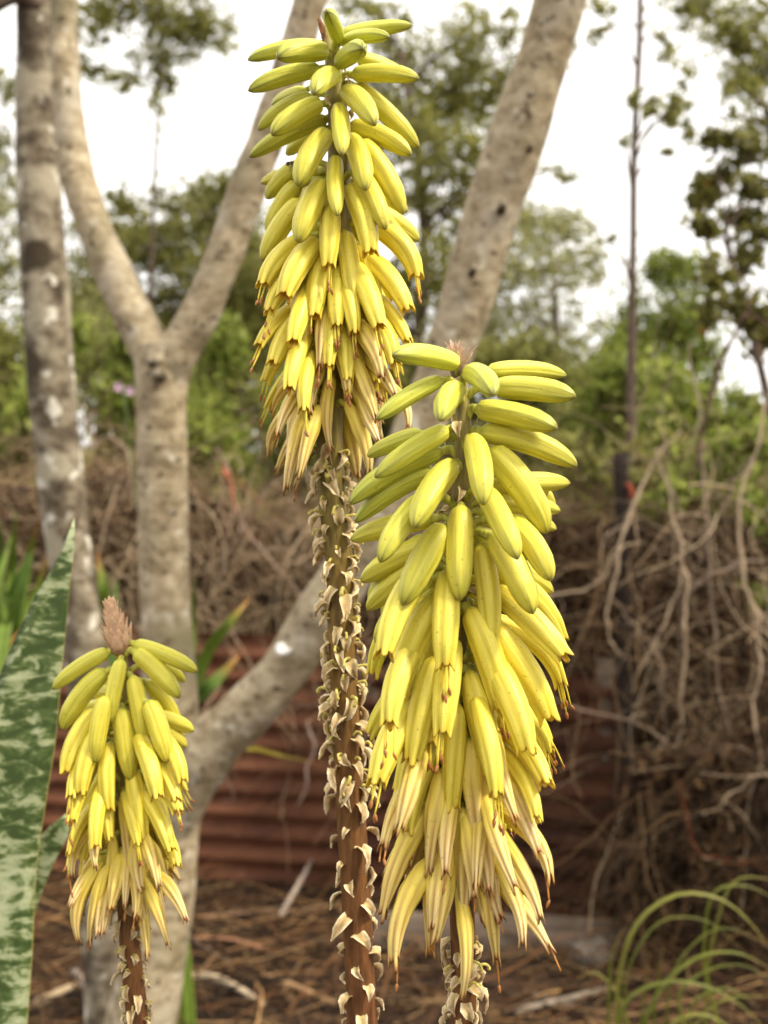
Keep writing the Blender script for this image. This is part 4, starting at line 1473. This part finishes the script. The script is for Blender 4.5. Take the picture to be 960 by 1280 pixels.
# ---- thick spike in front (right)
R = Spike("aloe with the thickest spike of green-tipped yellow buds, top beside the leaning limb", 0.36,
          [(572, 446), (579, 520), (578, 600), (571, 700), (570, 800), (572, 1000), (578, 1150), (580, 1285)], 31, 0.0335, 101)
R.place([
    (455, 105, 210, 72, 84, 0, .75), (395, 165, 150, 315, 72, 0, .85), (455, 205, 390, 318, 92, 0, .7), (500, 140, 590, 222, 96, 0, .8),
    (565, 130, 865, 150, 68, 0, .55, 'b'), (590, 195, 900, 228, 94, 0, .5), (525, 275, 830, 348, 100, 0, .5), (540, 358, 905, 490, 94, 0, .35),
    (420, 350, 145, 532, 92, 0, .65), (320, 365, 118, 452, 68, 0, .7, 'b'), (400, 430, 50, 632, 92, 0, .8, 'b'), (370, 505, 72, 700, 90, 0, .8, 'b'),
    (440, 480, 292, 722, 102, 0, .45), (512, 385, 552, 635, 104, 0, .3), (575, 425, 790, 742, 118, 0, .3), (670, 530, 815, 655, 84, 0, .3, 'b'),
    (335, 605, 165, 850, 104, 0, .5), (405, 715, 250, 1010, 110, 0, .35), (470, 640, 465, 994, 104, 0, .25), (555, 580, 682, 838, 104, 0, .3),
    (650, 690, 805, 920, 96, 0, .2), (350, 760, 125, 1004, 112, 0, .7, 'b'), (590, 740, 738, 1043, 110, 0, .2), (700, 860, 845, 1145, 96, 1, .15, 'b', 0),
    (540, 780, 575, 1168, 102, 1, .2, '', 0), (300, 880, 190, 1080, 100, 0, .6, 'b'),
], 420, 420, 3.0)
R.place([
    (415, -60, 405, 280, 112, 1, .2, '', 5), (395, 15, 240, 380, 122, 1, .3, '', 0), (255, -25, 180, 238, 110, 1, .4, '', 0), (200, 70, 142, 305, 80, 1, .5, 'b', 0),
    (640, 30, 858, 248, 112, 1, .05, '', 0), (690, 120, 840, 340, 84, 1, .05, 'b', 6), (500, 60, 622, 438, 112, 1, .1, '', 4), (620, 120, 800, 478, 122, 1, .05, '', 0), (700, 300, 795, 560, 84, 1, .05, 'b', 6),
    (435, 200, 398, 535, 112, 1, .1, '', 6), (235, 250, 200, 500, 100, 1, .3, '', 4), (180, 330, 135, 530, 84, 1, .3, 'b', 0),
    (335, 260, 285, 636, 114, 1, .1, '', 5), (500, 295, 582, 690, 116, 1, .05, '', 5), (630, 280, 720, 600, 108, 1, .05, '', 0), (730, 470, 790, 600, 84, 1, 0, 'b', 4),
    (455, 420, 432, 808, 92, 1, .05, '', 0), (230, 490, 150, 718, 110, 1, .2, '', 5), (290, 640, 235, 896, 98, 2, 0), (500, 550, 552, 970, 106, 2, 0),
    (630, 570, 672, 850, 84, 2, 0), (730, 580, 788, 722, 88, 1, 0, '', 0), (730, 710, 750, 850, 66, 1, 0, 'b', 0), (230, 720, 178, 950, 78, 2, 0, 'b'),
    (540, 460, 600, 760, 84, 1, .1, '', 5),
], 420, 740, 3.0)
R.place([
    (432, 20, 395, 330, 72, 2, 0), (350, 130, 248, 465, 78, 2, 0), (500, 125, 505, 478, 70, 2, 0), (595, 145, 668, 384, 68, 2, 0), (640, 60, 742, 274, 72, 2, 0),
    (370, 320, 285, 618, 78, 2, 0), (438, 220, 400, 580, 66, 2, 0), (488, 420, 500, 722, 54, 2, 0), (560, 265, 608, 610, 66, 2, 0), (650, 260, 745, 478, 62, 2, 0),
    (610, 330, 690, 556, 58, 2, 0), (640, 400, 775, 572, 58, 2, 0, '', 1), (680, 220, 775, 355, 60, 2, 0, '', 1), (700, 30, 735, 162, 62, 1, 0, '', 0),
    (275, 130, 252, 252, 66, 2, 0), (295, 220, 255, 340, 40, 2, 0, 'b'), (330, 300, 290, 470, 50, 2, 0, 'b', 1), (560, 180, 545, 380, 60, 2, 0), (370, 160, 330, 380, 70, 2, 0, 'b'),
], 380, 960, 2.526)
R.fill(600, 1060, 46, 0.0085, lambda u: 0 if u < 0.3 else (1 if u < 0.75 else 2), green=.3)
R.fill(780, 1060, 30, 0.0080, lambda u: 1 if u < 0.65 else 2, front=True, reach=0.92)
R.bracts(1170, 1300, 34, 0.85)
R.bracts(475, 760, 26, 0.7, stubs=False)
R.cone((568, 433), (574, 462), 30, 26, (0.40, 0.26, 0.17), (0.72, 0.52, 0.42), up=1.1)
R.rosette(9, 0.42)

# ---- tallest spike (centre)
Cc = Spike("tallest aloe, its long bare stalk studded with curled dry bracts", 0.445,
           [(409, 32), (414, 60), (421, 125), (424, 250), (421, 390), (412, 560), (415, 620), (424, 700), (428, 800), (433, 900), (438, 1000), (444, 1100), (449, 1200), (453, 1285)], 34, 0.0310, 202)
Cc.place([
    (430, 150, 385, 42, 66, 0, .9), (440, 130, 708, 96, 58, 0, .75, 'b'), (440, 162, 620, 140, 62, 0, .8), (432, 238, 520, 182, 78, 0, .85), (500, 215, 690, 292, 62, 0, .5, 'b'),
    (478, 282, 732, 296, 76, 0, .5), (345, 170, 88, 226, 58, 0, .8, 'b'), (385, 195, 200, 216, 84, 0, .7), (362, 258, 90, 342, 72, 0, .7), (418, 290, 338, 352, 78, 0, .6),
    (300, 340, 180, 392, 52, 0, .7, 'b'), (362, 388, 178, 506, 88, 0, .5), (330, 360, 128, 490, 62, 0, .6, 'b'), (458, 345, 566, 470, 86, 0, .4), (485, 320, 732, 556, 76, 0, .3, 'b'),
    (472, 470, 702, 582, 82, 0, .35), (430, 402, 442, 582, 76, 0, .3), (388, 445, 95, 590, 70, 0, .65, 'b'), (385, 500, 278, 700, 92, 0, .3), (340, 500, 235, 582, 60, 0, .5, 'b'),
    (472, 520, 530, 716, 82, 0, .2), (510, 530, 672, 806, 82, 0, .15), (420, 590, 426, 810, 72, 0, .2), (280, 620, 160, 746, 70, 0, .5, 'b'), (500, 640, 606, 862, 88, 0, .1),
    (372, 685, 278, 912, 102, 0, .15), (470, 700, 546, 950, 88, 1, .1, '', 0), (280, 685, 165, 882, 80, 0, .3, 'b'), (290, 750, 145, 980, 88, 0, .2, 'b'), (402, 775, 390, 1000, 88, 1, .1, '', 3),
    (560, 830, 722, 1038, 92, 1, 0, '', 5), (600, 830, 700, 970, 66, 1, 0, 'b', 0), (455, 870, 490, 1140, 86, 1, 0, '', 5), (560, 780, 700, 980, 76, 0, .1, 'b'),
], 280, 0, 3.0)
Cc.place([
    (322, -5, 228, 214, 102, 1, .05, '', 0), (372, 75, 335, 290, 82, 1, 0, '', 2), (515, 80, 582, 330, 84, 1, 0, '', 2), (560, 60, 690, 264, 84, 1, 0, '', 0), (225, 20, 145, 170, 84, 1, .1, '', 3),
    (215, 140, 168, 270, 74, 1, 0, '', 4), (290, 195, 258, 386, 76, 1, 0, '', 0), (382, 225, 358, 482, 70, 2, 0), (425, 320, 466, 582, 72, 2, 0), (500, 310, 590, 516, 70, 2, 0),
    (590, 260, 640, 466, 74, 1, 0, '', 2), (630, 230, 690, 382, 66, 1, 0, '', 3), (190, 290, 130, 400, 58, 1, 0, '', 3), (225, 300, 183, 466, 74, 1, 0, '', 0), (275, 385, 245, 562, 74, 1, 0, '', 0),
    (345, 440, 320, 656, 60, 2, 0), (488, 430, 570, 672, 64, 2, 0), (405, 505, 400, 785, 54, 2, 0, '', 1), (455, 605, 542, 872, 60, 2, 0), (565, 490, 645, 590, 58, 2, 0), (585, 530, 692, 706, 54, 2, 0),
    (265, 570, 200, 732, 54, 2, 0), (275, 600, 232, 936, 62, 2, 0), (350, 620, 280, 884, 60, 2, 0), (210, 470, 162, 622, 40, 1, 0, 'b', 2), (230, 650, 168, 802, 54, 2, 0, 'b'), (245, 740, 200, 866, 48, 2, 0, 'b'),
    (520, 640, 590, 765, 58, 2, 0, 'b'), (310, 460, 300, 640, 62, 1, 0, '', 2), (200, 390, 160, 530, 62, 1, 0, 'b', 3), (460, 180, 490, 350, 70, 1, 0, '', 3), (300, 740, 268, 930, 50, 2, 0, 'b', 1),
    (545, 560, 580, 760, 56, 2, 0), (215, 560, 180, 650, 54, 2, 0, 'b', 0), (640, 360, 655, 500, 54, 1, 0, 'b', 2),
], 280, 300, 3.0)
Cc.fill(200, 520, 44, 0.0085, lambda u: 0 if u < 0.3 else (1 if u < 0.7 else 2), green=.2)
Cc.fill(300, 500, 32, 0.0078, lambda u: 1 if u < 0.6 else 2, front=True, reach=0.9)
Cc.bracts(560, 1010, 120, 1.08, 1.0)
Cc.bracts(1010, 1300, 36, 1.1, 0.9, 1.0, stubs=False)
Cc.bracts(70, 330, 24, 0.6, stubs=False)
Cc.cone((398, 22), (411, 55), 15, 16, (0.30, 0.13, 0.05), (0.42, 0.2, 0.08), up=0.3)
Cc.rosette(9, 0.45)

# ---- small spike (left)
Ls = Spike("smallest aloe spike, capped by a pinkish cone of pointed bracts", 0.475,
           [(151, 805), (154, 850), (156, 900), (156, 1000), (158, 1100), (164, 1200), (173, 1285)], 27, 0.0290, 303)
Ls.place([
    (468, 322, 225, 488, 76, 0, .45), (572, 290, 848, 412, 70, 0, .4), (578, 322, 770, 525, 88, 0, .35), (455, 405, 268, 662, 92, 0, .4), (522, 358, 470, 630, 78, 0, .3), (568, 428, 622, 735, 88, 0, .2),
    (630, 450, 768, 640, 78, 0, .3, 'b'), (455, 515, 412, 802, 80, 0, .2), (518, 565, 560, 880, 92, 0, .2), (638, 535, 716, 802, 86, 0, .2), (700, 620, 778, 698, 58, 0, .3, 'b'), (680, 380, 790, 455, 50, 0, .4, 'b'),
    (380, 605, 282, 842, 86, 1, .15, '', 0), (620, 715, 672, 950, 92, 1, .1, '', 0), (700, 690, 782, 882, 80, 1, .1, '', 0), (405, 670, 348, 932, 86, 1, .1, '', 0), (470, 735, 470, 1000, 82, 1, .1, '', 0),
    (355, 800, 305, 950, 64, 1, .1, '', 3), (690, 800, 755, 965, 74, 1, 0, '', 2), (570, 850, 612, 1120, 82, 1, 0, '', 2), (680, 880, 765, 1010, 80, 1, 0, '', 2), (425, 910, 408, 1162, 76, 1, 0, '', 0), (345, 870, 306, 1055, 74, 1, 0, '', 3),
], 0, 720, 3.43)
Ls.place([
    (530, 40, 552, 372, 70, 2, 0), (650, 60, 732, 286, 72, 1, 0, '', 0), (485, 220, 488, 530, 64, 2, 0), (620, 220, 682, 442, 66, 2, 0), (385, 240, 308, 402, 64, 2, 0), (590, 280, 632, 612, 64, 2, 0), (705, 240, 760, 352, 60, 1, 0, '', 0),
    (455, 350, 385, 682, 62, 2, 0), (415, 340, 340, 675, 58, 2, 0), (640, 400, 722, 692, 54, 2, 0), (690, 420, 798, 584, 62, 2, 0), (370, 390, 298, 526, 58, 2, 0), (340, 180, 300, 300, 56, 1, 0, '', 2), (700, 330, 765, 410, 50, 2, 0, 'b'),
    (560, 100, 590, 260, 60, 1, 0, '', 4), (465, 60, 470, 240, 60, 1, 0, '', 0), (560, 320, 545, 500, 46, 2, 0, 'b'), (430, 180, 410, 360, 56, 2, 0),
], 0, 980, 3.43)
Ls.fill(860, 1090, 28, 0.0078, lambda u: 0 if u < 0.25 else (1 if u < 0.7 else 2), green=.2)
Ls.fill(920, 1080, 18, 0.0074, lambda u: 1 if u < 0.6 else 2, front=True, reach=0.9)
Ls.fill(1010, 1105, 16, 0.0062, lambda u: 2, front=True, reach=0.98)
Ls.bracts(1130, 1300, 44, 0.8)
Ls.cone((137, 752), (152, 812), 37, 64, (0.62, 0.37, 0.20), (0.90, 0.66, 0.44), up=0.34)
Ls.rosette(8, 0.36)


# ------------------------------------------------------------------ insect on the tallest spike, shell on the limb, pink flowers
def insect():
    c = P(364, 205, 0.445)
    root = empty("fly", c, "tiny dark fly perched on an outer bud of the tallest spike", "fly")
    for nm, p0, p1, r0 in (("abdomen", (-0.0022, 0, 0.0), (-0.0002, 0, 0.0003), 0.0009), ("thorax", (-0.0003, 0, 0.0003), (0.0013, 0, 0.0004), 0.0008), ("head", (0.0012, 0, 0.0003), (0.0021, 0, 0.0), 0.0006)):
        q = spline([p0, (np.array(p0) + p1) / 2, p1], 8)
        v, f = tube(q, np.array([0.3, 0.8, 1, 1.05, 1, 0.9, 0.7, 0.3]) * r0, 8)
        part(nm, v, f, None, M_TWIG, root, np.zeros(3), np.zeros(3))
    for s in (-1, 1):
        for x in (0.0, 0.0005, 0.001):
            q = spline([(x, 0, 0), (x * 1.6, s * 0.0012, 0.0006), (x * 2.2 - 0.0008, s * 0.002, -0.0022)], 7)
            v, f = tube(q, 0.00014, 5)
            part("leg", v, f, None, M_TWIG, root, np.zeros(3), np.zeros(3))


insect()


def shell():
    c = P(352, 810, 1.572)
    t = np.linspace(0, 4 * np.pi, 60)
    g = 0.0016 * np.exp(0.13 * t)
    path = np.stack([g * np.cos(t), -0.4 * g * 0 - 0.0015 * (4 * np.pi - t) / 6, g * np.sin(t)], 1)
    v, f = tube(path, g * 0.75, 10)
    o = link("snail_shell", mesh(v, f, np.tile((0.72, 0.72, 0.7), (len(v), 1))), M_DRY, None, c)
    tag(o, "tiny white shell stuck on top of the low curving limb", "shell")


shell()


def pink_flower():
    c = P(154, 486, 2.6)
    stem_b = np.array([c[0] + 0.05, c[1] + 0.1, 0])
    root = empty("pink_wildflower", stem_b, "pair of tiny pink blossoms on a thin stem between the pale trunks", "flower")
    v, f = tube(spline([stem_b - np.array([0, 0, 0.01]), (stem_b + c) / 2 + np.array([0.03, 0, 0.1]), c], 20), 0.0022, 6)
    part("stem", v, f, np.tile((0.1, 0.15, 0.04), (len(v), 1)), M_DRY, root, stem_b, stem_b)
    for (x, y) in ((149, 484), (163, 489)):
        cc = P(x, y, 2.59)
        for k in range(5):
            a = k * 1.2566
            d = np.array([math.cos(a), -0.35, math.sin(a)])
            v, f, s, _ = strap([cc, cc + d * 0.007, cc + d * 0.013], np.array([0.003, 0.009, 0.008, 0.002]), 0.2, 0.1, 8)
            part("petal", v, f, np.tile((0.62, 0.42, 0.55), (len(v), 1)), M_STRAP, root, cc, stem_b)
    q = spline([c, P(163, 489, 2.6)], 4)
    v, f = tube(q, 0.0015, 5)
    part("stem", v, f, np.tile((0.1, 0.15, 0.04), (len(v), 1)), M_DRY, root, c, stem_b)


pink_flower()
